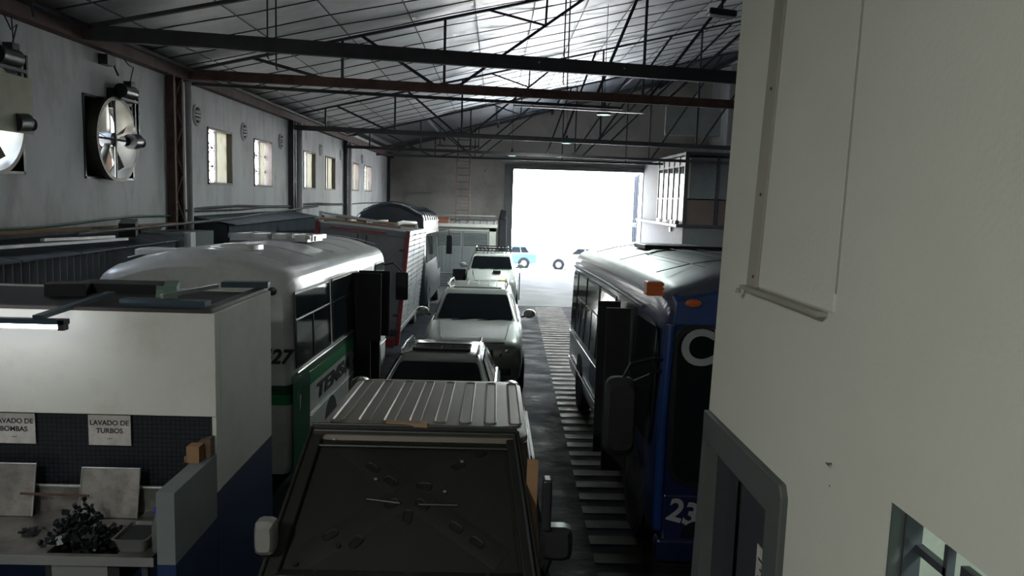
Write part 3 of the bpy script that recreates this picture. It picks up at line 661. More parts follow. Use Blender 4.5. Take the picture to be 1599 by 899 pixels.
def suv(name, x, y, L, Wd, H, hood0, hood1, belt, ycw, ywt, yrr, rw, paint, heading=0, label='', cat='car', group=None, detail=True, side=False, yrb=None):
    r = vroot(name, x, y, heading, label=label, cat=cat, group=group) if not side else empty(name, (x,y,floorz(y)), rot=(0,0,heading), label=label, cat=cat, group=group)
    hw = Wd/2; yrb = yrb or L-.25
    def ring(yy, w, zb, zt, cr=.03, sh=.10):
        p = [(w*.86,zb),(w*.97,zb+.1),(w,lerp(zb,zt,.45)),(w*.985,zt-sh),(w*.93,zt-sh*.25),(w*.80,zt+cr*.35),(w*.5,zt+cr*.85),(0,zt+cr)]
        return [(a,yy,b) for a,b in p]+[(-a,yy,b) for a,b in reversed(p[:-1])]
    st = [(0,.74,.44,hood0*.78),(.05,.86,.32,hood0*.88),(.14,.94,.26,hood0*.95),(.30,.97,.25,hood0*.99),(.7,.99,.25,lerp(hood0,hood1,.35)),(ycw,1,.25,hood1),(ycw+.4,1,.25,belt),(L*.7,1,.25,belt),(L-.3,.985,.27,belt),(L-.06,.93,.32,belt*.95),(L,.84,.42,belt*.85)]
    MB().rings([ring(a,b*hw,c_,d) for a,b,c_,d in st]).build('body', paint, r, smooth=True)
    # greenhouse
    hb = hw*.92
    lv = [(belt-.06,ycw+.02,yrb,hb),(lerp(belt-.06,H-.10,.5),lerp(ycw+.02,ywt-.06,.5),lerp(yrb,yrr+.06,.5),lerp(hb,rw+.03,.5)),(H-.10,ywt-.06,yrr+.06,rw+.03),(H-.04,ywt+.03,yrr,rw),(H-.008,ywt+.16,yrr-.12,rw-.12),(H+.012,ywt+.45,yrr-.5,rw*.55)]
    MB().rings([[(a,b,z) for a,b in rpoly(-w_,w_,y0_,y1_,.10 if i < 5 else .15)] for i,(z,y0_,y1_,w_) in enumerate(lv)]).build('cabin', paint, r, smooth=True)
    zg0, zg1 = belt+.02, H-.105
    def front(u, v, d):
        t_ = (v-(belt-.06))/((H-.10)-(belt-.06)); bow = .035*(1-(u/hb)**2)
        return (u*lerp(1,(rw+.03)/hb,t_), lerp(ycw+.02,ywt-.06,t_)-.012-d-bow*0-.0, v)
    rpanel('windshield', M_glass, r, -hb*.90, hb*.90, zg0, zg1, .05, front, .012)
    def rear(u, v, d):
        t_ = (v-(belt-.06))/((H-.10)-(belt-.06)); return (u*lerp(1,(rw+.03)/hb,t_), lerp(yrb,yrr+.06,t_)+.012+d, v)
    rpanel('rear_window', M_glass, r, -hb*.85, hb*.85, zg0, zg1, .05, rear, .01)
    for s in (-1,1):
        def sd_(u, v, d, s=s):
            t_ = (v-(belt-.06))/((H-.10)-(belt-.06)); a = lerp(ycw+.02,ywt-.06,t_); b = lerp(yrb,yrr+.06,t_)
            return (s*(lerp(hb,rw+.03,t_)+.014+d), lerp(a,b,u), v)
        for (a,b) in ((.12,.40),(.43,.70),(.73,.92)):
            q = MB(); P_ = [(a,zg0),(b,zg0),(b,zg1),(a,zg1)]
            q.rings([[sd_(u,v,0) for u,v in P_],[sd_(u,v,.008) for u,v in P_]]).build('side_window', M_glass, r)
        q = MB(); q.tube([sd_(u,zg0-.02,.012) for u in (.06,.3,.6,.92)], .012, 6); q.build('window_trim', M_chrome, r)
        # mirror
        my = ycw+.38; mx_ = s*(hw+.13); mz = belt+.12
        mr = MB().rings([[(mx_+a*.13*k_-s*.0, my+yy, mz+b*.095*k_) for a,b in [(math.cos(2*PI*j/12),math.sin(2*PI*j/12)) for j in range(12)]] for yy,k_ in ((-.09,.45),(-.05,.9),(.02,1.0),(.06,.95))]).build('side_mirror', paint, r, smooth=True)
        MB().beam((s*(hw-.03),my+.01,mz-.06),(mx_-s*.05,my,mz-.05),.05,.04).build('mirror_arm', M_black, mr)
        for yy in (.78, L-.85): wheel(r, s*(hw-.09), yy, .36 if H > 1.6 else .31, .22, s)
        for yy in (.78, L-.85):
            MB().lathe([(.36+.02 if H>1.6 else .33,-.02),(.43 if H > 1.6 else .38,-.02),(.43 if H > 1.6 else .38,.012),(.38 if H>1.6 else .33,.012)], 24, Matrix.Translation((s*(hw-.01),yy,.36 if H>1.6 else .31)) @ Euler((0,PI/2*s,0)).to_matrix().to_4x4()).build('wheel_arch', M_blackm, r)
    if detail:
        for s in (-1,1):
            hl = MB(); z_ = hood0*.80
            hl.rings([[(s*a*hw, yy_+o_, z_+b) for a,b,yy_ in ((.50,-.07,.06),(.88,-.04,.20),(.92,.10,.24),(.60,.035,.10))] for o_ in (0.03,-.085)])
            h_ = hl.build('headlight', M_glass, r)
            MB().lathe([(.05,-.0),(.05,.02),(.02,.03)], 14, Matrix.Translation((s*.66*hw,.03,z_+.01)) @ Euler((PI/2,0,0)).to_matrix().to_4x4()).build('projector', M_chrome, h_)
            MB().box(s*.62*hw-.12,s*.62*hw+.12,-.0,.1,.42,.54).build('fog_lamp', M_blackm, r)
        g_ = MB().box(-.40*hw,.40*hw,-.02,.06,hood0*.64,hood0*.84).build('grille', M_black, r, bevel=.02)
        for j in range(3): MB().box(-.38*hw,.38*hw,-.03,-.01,hood0*(.66+.06*j),hood0*(.66+.06*j)+.02).build('grille_bar', M_chrome if j == 1 else M_black, g_)
        MB().box(-.38*hw,.38*hw,-.02,.08,.34,hood0*.45).build('lower_intake', M_blackm, r, bevel=.02)
        MB().tube([(-.86*hw,.30,hood0*.93),(-.6*hw,.12,hood0*.955),(0,.05,hood0*.93+.02),(.6*hw,.12,hood0*.955),(.86*hw,.30,hood0*.93)], .008, 5).build('hood_seam', M_black, r)
        for s in (-1,1): MB().tube([(s*.62*hw,.25,hood0*.98+.02),(s*.68*hw,lerp(.2,ycw,.5),lerp(hood0,hood1,.6)+.02),(s*.72*hw,ycw-.05,hood1+.02)], .012, 6).build('hood_crease', paint, r)
        MB().tube([(-.5*hw,ycw+.0,belt+.005),(.1*hw,ycw+.06,belt+.05)], .012, 5).build('wiper', M_black, r)
        MB().tube([(.05*hw,ycw+.0,belt+.005),(.7*hw,ycw+.06,belt+.05)], .012, 5).build('wiper', M_black, r)
        MB().box(-.17,.17,.02,.035,hood0*.42,hood0*.42+.14).build('licence_plate', M_white, r)
    return r
# small hatchback with sunroof
hb_ = suv('hatchback', -.74, 8.3, 3.75, 1.66, 1.45, .86, .98, 1.0, .95, 1.88, 3.15, .54, M_hatch, label='dark grey hatchback with open sunroof behind the ribbed pickup cab', heading=-.02)
MB().rings([[(a,b,z) for a,b in rpoly(-.38,.38,2.06,2.48,.05)] for z in (1.425,1.475)]).build('sunroof_glass', M_glass, hb_)
fr = MB().rings([[(a,b,1.455) for a,b in rpoly(-.40,.40,2.04,2.50,.06)],[(a,b,1.482) for a,b in rpoly(-.40,.40,2.04,2.50,.06)],[(a,b,1.482) for a,b in rpoly(-.38,.38,2.06,2.48,.05)],[(a,b,1.455) for a,b in rpoly(-.38,.38,2.06,2.48,.05)]], cap0=False, cap1=False).build('sunroof_frame', M_blackm, hb_)
MB().box(-.006,.006,2.06,2.25,1.474,1.484).build('sunroof_divider', M_blackm, hb_)
for s in (-1,1): MB().tube([(s*.50,1.75,1.44),(s*.515,1.85,1.49),(s*.52,2.4,1.505),(s*.515,3.0,1.49),(s*.50,3.1,1.44)], .017, 8).build('roof_rail', M_chrome, hb_, smooth=True)
# silver SUV
sv = suv('silver_suv', -.36, 13.75, 4.75, 1.90, 1.80, 1.05, 1.22, 1.24, 1.28, 2.15, 4.3, .66, M_suv, label='silver SUV with dark windshield and chrome roof rails, middle of the lane', heading=-.008)
for s in (-1,1): MB().tube([(s*.60,2.45,1.78),(s*.63,2.6,1.86),(s*.63,3.4,1.88),(s*.62,4.1,1.86),(s*.60,4.2,1.79)], .022, 8).build('roof_rail', M_chrome, sv, smooth=True)
for xx in (-.25,-.02,.22,.4): MB().box(xx-.012,xx+.012,2.7,4.05,1.80,1.818).build('roof_rib', M_suv, sv)
MB().box(-.5,.5,2.32,2.5,1.79,1.806).build('roof_visor', M_blackm, sv)
tag(MB().box(.10,.26,17.0,17.30,1.44,1.47).build('hi_vis_cloth', mat('hi_vis', (.35,.5,.08), .6)), 'small yellow-green cloth lying on the silver SUV roof rail', 'cloth')
# white off-roader with rack
wv = suv('white_offroader', -.10, 26.55, 4.8, 1.88, 1.93, 1.12, 1.34, 1.38, 1.5, 2.15, 4.5, .70, M_white, label='white off-roader with black roof rack, furthest of the line of cars')
MB().box(-.0+.05,.33,.85,1.15,1.28,1.38).build('hood_scoop', M_black, wv, bevel=.02)
rk = empty('roof_rack', (0,2.3,2.0)); rk.parent = wv
MB().tube([(-.62,0,.12),(.62,0,.12),(.62,2.0,.12),(-.62,2.0,.12),(-.62,0,.12)], .025, 6).build('rim_rail', M_black, rk)
MB().tube([(-.62,0,.02),(.62,0,.02),(.62,2.0,.02),(-.62,2.0,.02),(-.62,0,.02)], .025, 6).build('rim_rail', M_black, rk)
for i in range(9): MB().box(-.56+i*.14-.02,-.56+i*.14+.02,-.01,2.0,.0,.10).build('slat', M_steel, rk)
MB().tube([(.99,.3,.4),(1.0,.5,1.35)], .02, 6).build('snorkel', M_black, wv)
# snorkel-like bar folded out at left: open side door edge
MB().box(-1.42,-.95,1.55,1.62,.55,1.35).build('open_door', M_blackm, wv)

# ---------------- pickup with raised bonnet
jx = -.43; jp = vroot('pickup', jx, 3.2, label='beige-grey pickup cab with ribbed roof and raised dark bonnet', cat='pickup'); jy = 3.2; jz = floorz(jy)
def J(x, y, z): return (x-jx, y-jy, z-jz)    # world to roughly local
body = MB()
def jr(yy, w, zb, zt):
    p = [(w,zb),(w,zt-.08),(w*.95,zt),(0,zt+.01)]; return [(a,yy,b) for a,b in p]+[(-a,yy,b) for a,b in reversed(p[:-1])]
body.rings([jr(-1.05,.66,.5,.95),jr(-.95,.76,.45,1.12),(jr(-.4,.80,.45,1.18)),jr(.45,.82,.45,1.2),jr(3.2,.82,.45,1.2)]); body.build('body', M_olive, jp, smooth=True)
bed = MB(); bed.box(-.82,.82,3.1,3.16,.6,1.25); bed.box(-.82,.82,4.7,4.76,.6,1.25); bed.box(-.82,-.76,3.1,4.76,.6,1.25); bed.box(.76,.82,3.1,4.76,.6,1.25); bed.box(-.8,.8,3.1,4.76,.55,.65); bed.build('cargo_bed', M_beige, jp)
# cab: lofted rings from belt to roof
cab = MB(); rings_ = []
for z, y0_, y1_, w_ in ((1.15,.95,3.05,.79),(1.62,1.28,3.0,.71),(1.87,1.47,2.98,.665)):
    rings_.append([(a,b,z) for a,b in rpoly(-w_,w_,y0_,y1_,.07)])
cab.rings(rings_); cab.build('cab', M_beige, jp, smooth=True)
roof = MB(); rr_ = []
for z, g in ((1.86,-.02),(1.895,.03),(1.925,.025),(1.945,-.02),(1.95,-.12)):
    rr_.append([(a,b,z) for a,b in rpoly(-.64-g,.64+g,1.42-g,2.98+g,.12)])
roof.rings(rr_); rf = roof.build('cab_roof', M_beige, jp, smooth=True)
for i in range(8):                                # pressed ribs: raised rim around a shallow channel
    xc = -.56+i*.165; w_ = .042; P1 = rpoly(xc-w_,xc+w_,1.62,2.86,w_-.001,5); P2 = rpoly(xc-w_+.014,xc+w_-.014,1.634,2.846,w_-.016,5)
    MB().rings([[(a,b,1.946) for a,b in P1],[(a,b,1.958) for a,b in P1],[(lerp(a,c_,.4),lerp(b,d_,.4),1.960) for (a,b),(c_,d_) in zip(P1,P2)],[(a,b,1.951) for a,b in P2]], cap0=False).build('rib', M_beige, rf, smooth=True)
MB().tube([(-.6,1.60,1.95),(-.45,1.55,1.952),(-.2,1.53,1.952),(.2,1.53,1.952),(.45,1.55,1.952),(.62,1.60,1.95)], .006, 6).build('roof_crease', M_black, rf)
for xx in (.16,.38): MB().rings([[(a,b,1.944) for a,b in rpoly(xx-.05,xx+.05,1.43,1.51,.03)],[(a,b,1.955) for a,b in rpoly(xx-.05,xx+.05,1.43,1.51,.03)]]).build('rib', M_beige, rf)
for s in (-1,1):
    q = MB(); q.rings([[(s*(lerp(.79,.665,(v-1.15)/.72)+.012+d), lerp(lerp(.95,1.47,(v-1.15)/.72)+.12,2.85,u), v) for u,v in ((0,1.22),(1,1.22),(1,1.78),(0,1.78))] for d in (0,.01)]); q.build('side_window', M_glass, jp)
    for yy in (-.35,3.9): wheel(jp, s*.74, yy, .38, .22, s)
MB().rings([[(u*lerp(.74,.62,(v-1.15)/.72), lerp(.95,1.47,(v-1.15)/.72)-.012-d, v) for u,v in ((-1,1.2),(1,1.2),(1,1.8),(-1,1.8))] for d in (0,.01)]).build('windshield', M_glass, jp)
# raised bonnet, inner side facing the camera: local frame u across, t up the panel
A0 = Vector((0, 3.84-jy, 1.27-jz)); A1 = Vector((-.02, 4.66-jy, 1.855-jz)); up = (A1-A0); Ln = up.length*1.02; up.normalize(); nrm = Vector((1,0,0)).cross(up); nrm = -nrm if nrm.y > 0 else nrm
if nrm.z < 0: nrm = -nrm
def HB(u, t_, d=0):      # u in -1..1, t_ 0..1
    w_ = lerp(.745,.645,t_); return tuple(Vector((u*w_-.02,0,0))+A0+up*(t_*Ln)+nrm*d)
def HP(P_, d0, d1, name, mt, par, **k):
    return MB().rings([[HB(u,t_,d0) for u,t_ in P_],[HB(u,t_,d1) for u,t_ in P_]]).build(name, mt, par, **k)
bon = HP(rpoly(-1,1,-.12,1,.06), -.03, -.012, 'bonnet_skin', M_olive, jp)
HP([(-.85,-.1),(.85,-.1),(.85,.93),(-.85,.93)], -.012, -.004, 'inner_panel', M_olive, bon)
def strip(pts, w_, h, name='frame_rib'):
    m_ = MB()
    for (a,b) in zip(pts, pts[1:]):
        m_.beam(HB(*a,d=h/2-.006), HB(*b,d=h/2-.006), w_, h)
    return m_.build(name, M_olive, bon, bevel=.008)
strip([(-.93,-.1),(-.93,.96)], .075, .03); strip([(.93,-.1),(.93,.96)], .075, .03)
strip([(-.97,.955),(.97,.955)], .05, .045); strip([(-.9,.04),(.9,.04)], .09, .022); strip([(-.9,.87),(.9,.87)], .05, .018)
strip([(-.99,-.1),(-.99,.98)], .02, .05, 'rim_flange'); strip([(.99,-.1),(.99,.98)], .02, .05, 'rim_flange'); strip([(-.99,.985),(.99,.985)], .018, .06, 'rim_flange')
def slotted(a, b, holes_):
    # a diagonal hat-section rib with oval lightening holes
    ax, at = a; bx, bt = b
    m_ = MB(); m_.beam(HB(ax,at,.004), HB(bx,bt,.004), .16, .016); m_.build('diagonal_rib', M_olive, bon, bevel=.007)
    d_ = Vector(HB(bx,bt,0))-Vector(HB(ax,at,0)); d_.normalize(); sd2 = d_.cross(nrm).normalized()
    for h_ in holes_:
        c_ = Vector(HB(lerp(ax,bx,h_),lerp(at,bt,h_),.0)); pts = rpoly(-.036,.036,-.017,.017,.0165,4)
        MB().rings([[c_+d_*p_+sd2*q_+nrm*.009 for p_,q_ in pts],[c_+d_*p_+sd2*q_+nrm*.0145 for p_,q_ in pts]]).build('oval_hole', M_black, bon)
        pts2 = rpoly(-.044,.044,-.025,.025,.0245,4)
        MB().rings([[c_+d_*p_+sd2*q_+nrm*.010 for p_,q_ in pts2],[c_+d_*p_+sd2*q_+nrm*.0165 for p_,q_ in pts2],[c_+d_*p_+sd2*q_+nrm*.0165 for p_,q_ in pts],[c_+d_*p_+sd2*q_+nrm*.011 for p_,q_ in pts]], cap0=False, cap1=False).build('hole_lip', M_olive, bon, smooth=True)
def hole(u, t_, big=1.0):
    c_ = Vector(HB(u,t_,0)); q_ = Vector(HB(0,.54,0)); d_ = (q_-c_).normalized() if (q_-c_).length > .1 else Vector((1,0,0)); s2_ = d_.cross(nrm).normalized()
    for P_, a_, b_, nm_, m_ in ((rpoly(-.042*big,.042*big,-.02*big,.02*big,.0195*big,4), -.003, .0045, 'oval_hole', M_black),):
        MB().rings([[c_+d_*p+s2_*q+nrm*a_ for p,q in P_],[c_+d_*p+s2_*q+nrm*b_ for p,q in P_]]).build(nm_, m_, bon)
    P1 = rpoly(-.042*big,.042*big,-.02*big,.02*big,.0195*big,4); P2 = rpoly(-.055*big,.055*big,-.033*big,.033*big,.032*big,4)
    MB().rings([[c_+d_*p+s2_*q+nrm*-.003 for p,q in P2],[c_+d_*p+s2_*q+nrm*.010 for p,q in [((a+c)/2,(b+d)/2) for (a,b),(c,d) in zip(P1,P2)]],[c_+d_*p+s2_*q+nrm*.004 for p,q in P1]], cap0=False, cap1=False).build('hole_lip', M_olive, bon, smooth=True)
def low_rib(a, b, w0, h0):
    pa, pb = Vector(HB(*a,0)), Vector(HB(*b,0)); d_ = (pb-pa).normalized(); s2_ = d_.cross(nrm).normalized()
    MB().rings([[p+s2_*k*w0+nrm*z_ for k,z_ in ((-1,-.004),(-.7,h0),(.7,h0),(1,-.004))] for p in (pa,pb)], closed=True).build('diagonal_rib', M_olive, bon, smooth=True)
for a_, b_ in (((-.74,.14),(-.08,.5)),((.74,.14),(.08,.5)),((-.62,.88),(-.08,.58)),((.66,.88),(.08,.58))): low_rib(a_, b_, .075, -.001)
for u_, t2_ in ((-.35,.71),(-.17,.62),(.12,.59),(.41,.74),(-.14,.47),(.11,.47),(-.58,.27),(.0,.39),(.39,.33),(.55,.24),(-.37,.23),(.62,.83)): hole(u_, t2_, .9)
strip([(-.36,.50),(-.06,.475)], .02, .018); strip([(.08,.47),(.42,.47)], .02, .018)
for u,t_ in ((-.78,.09),(-.62,.05),(-.3,.035),(.0,.04),(.35,.035),(.62,.05),(-.5,.2)):
    c_ = Vector(HB(u,t_,.01)); MB().rings([[c_+Vector((1,0,0))*(.013*math.cos(2*PI*j/10))+up*(.013*math.sin(2*PI*j/10))+nrm*d_ for j in range(10)] for d_ in (-.005,.010)]).build('rivet_hole', M_black, bon)
for u,t_ in ((-.30,.625),(-.75,.9),(.30,.55),(.45,.76)): HP(rpoly(u-.014,u+.014,t_-.006,t_+.006,.004), .012, .018, 'clip', M_lsteel, bon)
MB().tube([HB(.955,0,.03),HB(.955,.5,.045),HB(.955,.96,.03)], .009, 6).build('seal', M_steel, bon)
for s in (-1,1):
    hx_ = s*.78; ms_ = .62 if s < 0 else 1; mrr = MB().rings([[( hx_+(.035 if s < 0 else .02)+a*.085*k_*ms_, .68+yy, 1.575+b*.115*k_*(.8 if s < 0 else .8)) for a,b in [(max(-1,min(1,1.25*math.cos(2*PI*j/16))),max(-1,min(1,1.25*math.sin(2*PI*j/16)))) for j in range(16)]] for yy,k_ in ((-.05,.7),(-.02,1),(.05,1))]).build('side_mirror', mat('mirror_shell', (.18,.175,.165), .45) if s < 0 else M_black, jp, smooth=True)
    MB().beam((s*.72,.75,1.3),(hx_,.70,1.52),.03,.03).build('mirror_arm', M_black, mrr)
# cardboard and stick on the pickup
tag(MB().cb((-.52,4.72,1.868),(.26,.05,.022),(0,0,-.12)).build('wooden_stick', M_wood), 'short wooden stick lying on the pickup roof above the bonnet edge', 'stick')
tag(MB().prism([(.225,4.36,1.78),(.29,4.36,1.77),(.285,4.34,1.32),(.22,4.34,1.4)], (0,.02,0)).build('cardboard_sheet', M_card), 'brown cardboard sheet wedged upright at the right of the bonnet', 'cardboard')
tag(MB().box(.285,.335,3.86,3.95,1.56,1.84).build('plastic_latch_box', M_black, bevel=.012), 'narrow black box at the right side of the raised bonnet', 'box')

# ---------------- buses
def bus_shell(par, L, Wd, zb, zs, zc, paint, roofp, tumble=.05, nose=.30):
    hw = Wd/2
    def sec(yy, kx, dz):
        pts = [(hw-.03,zb),(hw,zb+.1),(hw,1.1),(hw-tumble*.6,1.8),(hw-tumble,zs-.30)]
        side_ = pts[:]
        for i in range(1,7):
            a = PI/2*i/6*.93; side_.append((hw-tumble-.26+.26*math.cos(a), zs-.30+.26*math.sin(a)))
        cx = side_[-1][0]; cz = side_[-1][1]
        for t_ in (.3,.6): side_.append((cx*(1-t_), lerp(cz,zc,1-(1-t_)**2)))
        side_.append((0,zc))
        full = side_+[(-a,b) for a,b in reversed(side_[:-1])]
        return [(a*kx, yy, b-(dz if b > 1.5 else 0)*((b-1.5)/(zc-1.5) if b > 1.5 else 0)) for a,b in full]
    st = [(0,.93,.20),(.04,.965,.12),(.10,.985,.06),(nose,1,.01),(nose+.3,1,0),(L*.5,1,0),(L-nose,1,.02),(L-.1,.985,.10),(L-.04,.965,.18),(L,.92,.30)]
    R_ = [sec(*q) for q in st]; n = len(R_[0]); i0 = 6
    roof_r = [r_[i0:n-i0] for r_ in R_]
    body_ = MB(); left = [r_[:i0+1] for r_ in R_]; right = [r_[n-i0-1:] for r_ in R_]
    body_.rings(left, closed=False); body_.rings(right, closed=False)
    body_.quadf(R_[0]); body_.quadf(R_[-1])
    body_.quadf([R_[0][0],R_[0][-1],R_[-1][-1],R_[-1][0]])
    b_ = body_.build('body', paint, par, smooth=True)
    MB().rings(roof_r, closed=False).build('roof', roofp, par, smooth=True)
    def side(s):
        def f(yy, z, d):
            x_ = hw if z < 1.1 else (lerp(hw,hw-tumble*.6,(z-1.1)/.7) if z < 1.8 else lerp(hw-tumble*.6,hw-tumble,(z-1.8)/(zs-.3-1.8)))
            return (s*(x_+.003+d), yy, z)
        return f
    return side
def bus_window(par, f, y0_, y1_, z0_, z1_, split=None, mull=None, r_=.06, glass=None, fm=M_black, rail=M_chrome):
    w_ = rpanel('window', fm, par, y0_, y1_, z0_, z1_, r_, f, .012)
    segs = [(z0_+.03, z1_-.03)] if split is None else [(z0_+.03, split-.015),(split+.015, z1_-.03)]
    for k_, (a,b) in enumerate(segs):
        rpanel('pane', glass or M_glassb, w_, y0_+.03, y1_-.03, a, b, .03, lambda u,v,d: f(u,v,d+.012), .006)
    if split: MB().tube([f(y0_+.02,split,.02),f(y1_-.02,split,.02)], .012, 6).build('window_rail', rail, w_)
    if mull:
        for m_ in mull: MB().beam(f(m_,z0_+.03,.018),f(m_,split or z1_,.018),.03,.02).build('mullion', fm, w_)
    return w_
# pale bus
tb = vroot('pale_bus', -3.45, 8.7, -.012, label='pale white bus with green band beside the wash booth', cat='bus')
BW = 1.17; BL = 7.1
f = bus_shell(tb, BL, 2*BW, .24, 2.69, 2.84, M_tsilver, M_tsilver)
fr_ = f(1)
wz0, wz1 = 1.45, 2.36
for (a,b,m_) in ((.16,1.95,[.95]),(2.1,3.6,[2.9])): bus_window(tb, fr_, a, b, wz0, wz1, split=2.03, mull=m_)
bus_window(tb, fr_, 5.7, 6.75, wz0-.05, wz1, r_=.18)
for (a,b) in ((.15,1.8),(2.0,3.6),(3.8,5.4),(5.6,6.8)): bus_window(tb, f(-1), a, b, wz0, wz1, split=2.03)
MB().tube([fr_(.15,1.41,.015),fr_(3.8,1.41,.015)], .014, 6).build('sill_rail', M_lsteel, tb)
MB().tube([fr_(5.5,1.36,.015),fr_(6.8,1.36,.015)], .014, 6).build('sill_rail', M_lsteel, tb)
MB().rings([[fr_(a,b,d) for a,b in ((.0,1.38),(6.95,1.38),(6.95,1.15),(.75,1.15),(.75,.3),(.0,.3))] for d in (0,.004)]).build('green_band', M_dgreen, tb)
MB().rings([[fr_(a,b,d) for a,b in ((.75,1.30),(6.95,1.30),(6.95,1.14),(.75,1.14))] for d in (.004,.007)]).build('green_stripe', M_green, tb)
for z_, h_, mt_ in ((1.18,.11,M_dgreen),(1.06,.12,M_green)):
    ring_ = [(-BW*.93,-.012),(BW*.93,-.012),(BW*.965+.004,.035),(BW*.985+.004,.10),(BW+.004,.22),(BW-.02,.22),(BW*.93,.02),(-BW*.93,.02)]
    MB().rings([[(a,b,z_) for a,b in ring_],[(a,b,z_+h_) for a,b in ring_]]).build('green_band', mt_, tb)
rpanel('rear_window', M_black, tb, -.98, .60, 1.45, 2.36, .14, lambda u,v,d: (u, -.0-d, v-.0), .012)
rpanel('rear_glass', M_glassb, tb, -.94, .56, 1.49, 2.32, .12, lambda u,v,d: (u, -.012-d, v), .006)
for xx in (-1.02,.93): MB().lathe([(.048,0),(.048,.03),(.036,.035)], 18, Matrix.Translation((xx,.01,2.38)) @ Euler((PI/2,0,0)).to_matrix().to_4x4()).build('marker_lamp', M_black, tb, smooth=True)
text('lettering', '427', .23, M_ink, tb, (.965,-.014,1.62), (PI/2,.0,0), bold=.008, shear=.25)
text('lettering', 'TEMSA', .27, M_ink, tb, tuple(Vector(fr_(2.15,.96,.006))), (PI/2,0,PI/2), bold=.012, sx=2.6, shear=.15)
text('lettering', 'X', .30, mat('faded_red', (.22,.06,.05), .6), tb, tuple(Vector(fr_(3.6,1.0,.006))), (PI/2,0,PI/2), bold=.012, sx=1.6)
text('lettering', 'E', .22, mat('faded_grey', (.10,.10,.11), .6), tb, tuple(Vector(fr_(6.2,1.0,.006))), (PI/2,0,PI/2), bold=.008, sx=1.5)
MB().tube([fr_(.75,.74,.01),fr_(6.9,.74,.01)], .007, 6).build('skirt_trim', M_lsteel, tb)
for s in (-1,1):
    for yy in (1.95,5.95):
        wheel(tb, s*1.04, yy, .34, .24, s)
        MB().lathe([(.02,-.02),(.38,-.02),(.38,.006),(.02,.006)], 28, Matrix.Translation((s*BW,yy,.34)) @ Euler((0,PI/2*s,0)).to_matrix().to_4x4()).build('wheel_arch', M_blackm, tb)
# open black folding door leaves
for (y_, xo) in ((3.55,1.60),(4.1,1.66)):
    d_ = MB().box(1.14,xo,y_,y_+.04,1.25,2.34).build('door_leaf', M_blackm, tb)
    MB().box(1.14,xo-.16,y_,y_+.04,.30,1.25).build('door_lower_panel', M_blackm, d_)
MB().rings([[fr_(a,b,d) for a,b in ((3.75,.3),(5.4,.3),(5.4,2.32),(3.75,2.32))] for d in (0,.009)]).build('door_opening', M_black, tb)
mm = MB().box(1.36,1.62,6.85,6.92,1.55,2.12).build('wing_mirror', M_black, tb, bevel=.04); MB().tube([(1.05,6.9,2.25),(1.3,7.0,2.3),(1.5,6.9,2.12)], .02, 6).build('mirror_arm', M_black, mm)
# roof fittings of the pale bus
def roof_at(x_): return 2.84-.15*(abs(x_)/.95)**2-.005
for (xa,ya,w_,l_,nm) in ((-.72,.55,.40,.45,'roof_vent'),(.25,.75,.42,.5,'roof_vent')):
    z_ = roof_at(xa); MB().rings([[(a,b,z_+h_) for a,b in rpoly(xa-w_/2+g,xa+w_/2-g,ya+g,ya+l_-g,.08)] for h_,g in ((-.03,0),(.03,0),(.05,.04))]).build(nm, M_tsilver, tb, smooth=True)
rk = empty('roof_grille', (-.1,3.2,2.84)); rk.parent = tb
for i in range(2): MB().box(-.62,.62,i*1.0,i*1.0+.08,.02,.09).build('frame_rail', M_lsteel, rk)
for i in range(5): MB().box(-.62+i*.30,-.55+i*.30,0,1.08,.02,.085).build('slat', M_lsteel, rk)
MB().box(-.6,.6,.05,1.0,-.02,.03).build('vent_plate', M_tsilver, rk)
for xx in (.42,.7): MB().tube([(xx,-.1,.0),(xx,-.1,.09),(xx,.1,.09),(xx,.1,0)], .02, 6).build('end_loop', M_lsteel, rk)
for j in range(6): MB().tube([(x_, .5+j*1.25, roof_at(x_)+.002) for x_ in (-.95,-.6,-.3,0,.3,.6,.95)], .006, 5).build('roof_seam', M_tsilver, tb)

# blue bus
bb = vroot('blue_bus', 2.70, 6.95, .003, label='dark blue bus facing the camera on the right of the lane', cat='bus')
f = bus_shell(bb, 8.2, 2.30, .35, 2.76, 2.92, M_dblue, M_blroof, nose=.35)
L_ = f(-1)
hdr = MB().rings([[(a,b_,z) for a,b_,z in P_] for P_ in ([(-1.03,-.02,2.36),(1.03,-.02,2.36),(1.00,-.0,2.56),(.6,.0,2.66),(-.6,.0,2.66),(-1.0,-.0,2.56)],[(-1.03,.1,2.36),(1.03,.1,2.36),(1.02,.12,2.62),(.6,.12,2.76),(-.6,.12,2.76),(-1.02,.12,2.62)])]).build('header_panel', M_blue, bb, smooth=True)
MB().box(-1.05,1.05,-.03,.02,.2,.74).build('lower_front_panel', M_dblue, bb, bevel=.02)
MB().tube([(-1.09,-.0,.4),(-1.09,-.01,1.5),(-1.05,-.01,2.35)], .045, 10).build('corner_post', M_blue, bb, smooth=True)
rpanel('windshield', M_black, bb, -1.02, 1.02, .82, 2.36, .20, lambda u,v,d: (u, .0-d, v), .02)
rpanel('windshield_glass', M_glass, bb, -.98, .98, .87, 2.31, .17, lambda u,v,d: (u, -.02-d, v), .006)
M_ltr = mat('pale_lettering', (.34,.35,.36), .5)
text('lettering', 'CV', .46, M_ltr, bb, (-.96,-.034,2.13), (PI/2,0,0), bold=.012, align='LEFT')
text('lettering', '230', .30, M_ltr, bb, (-1.0,-.036,.60), (PI/2,.25,0), bold=.008, align='LEFT')
mk = MB().box(-1.30,-1.15,-.06,.10,2.62,2.75).build('corner_marker_lamp', M_orange, bb, bevel=.01)
for j in range(3): MB().box(-1.305,-1.145,-.066,-.06,2.635+j*.04,2.66+j*.04).build('lens_rib', M_orange, mk)
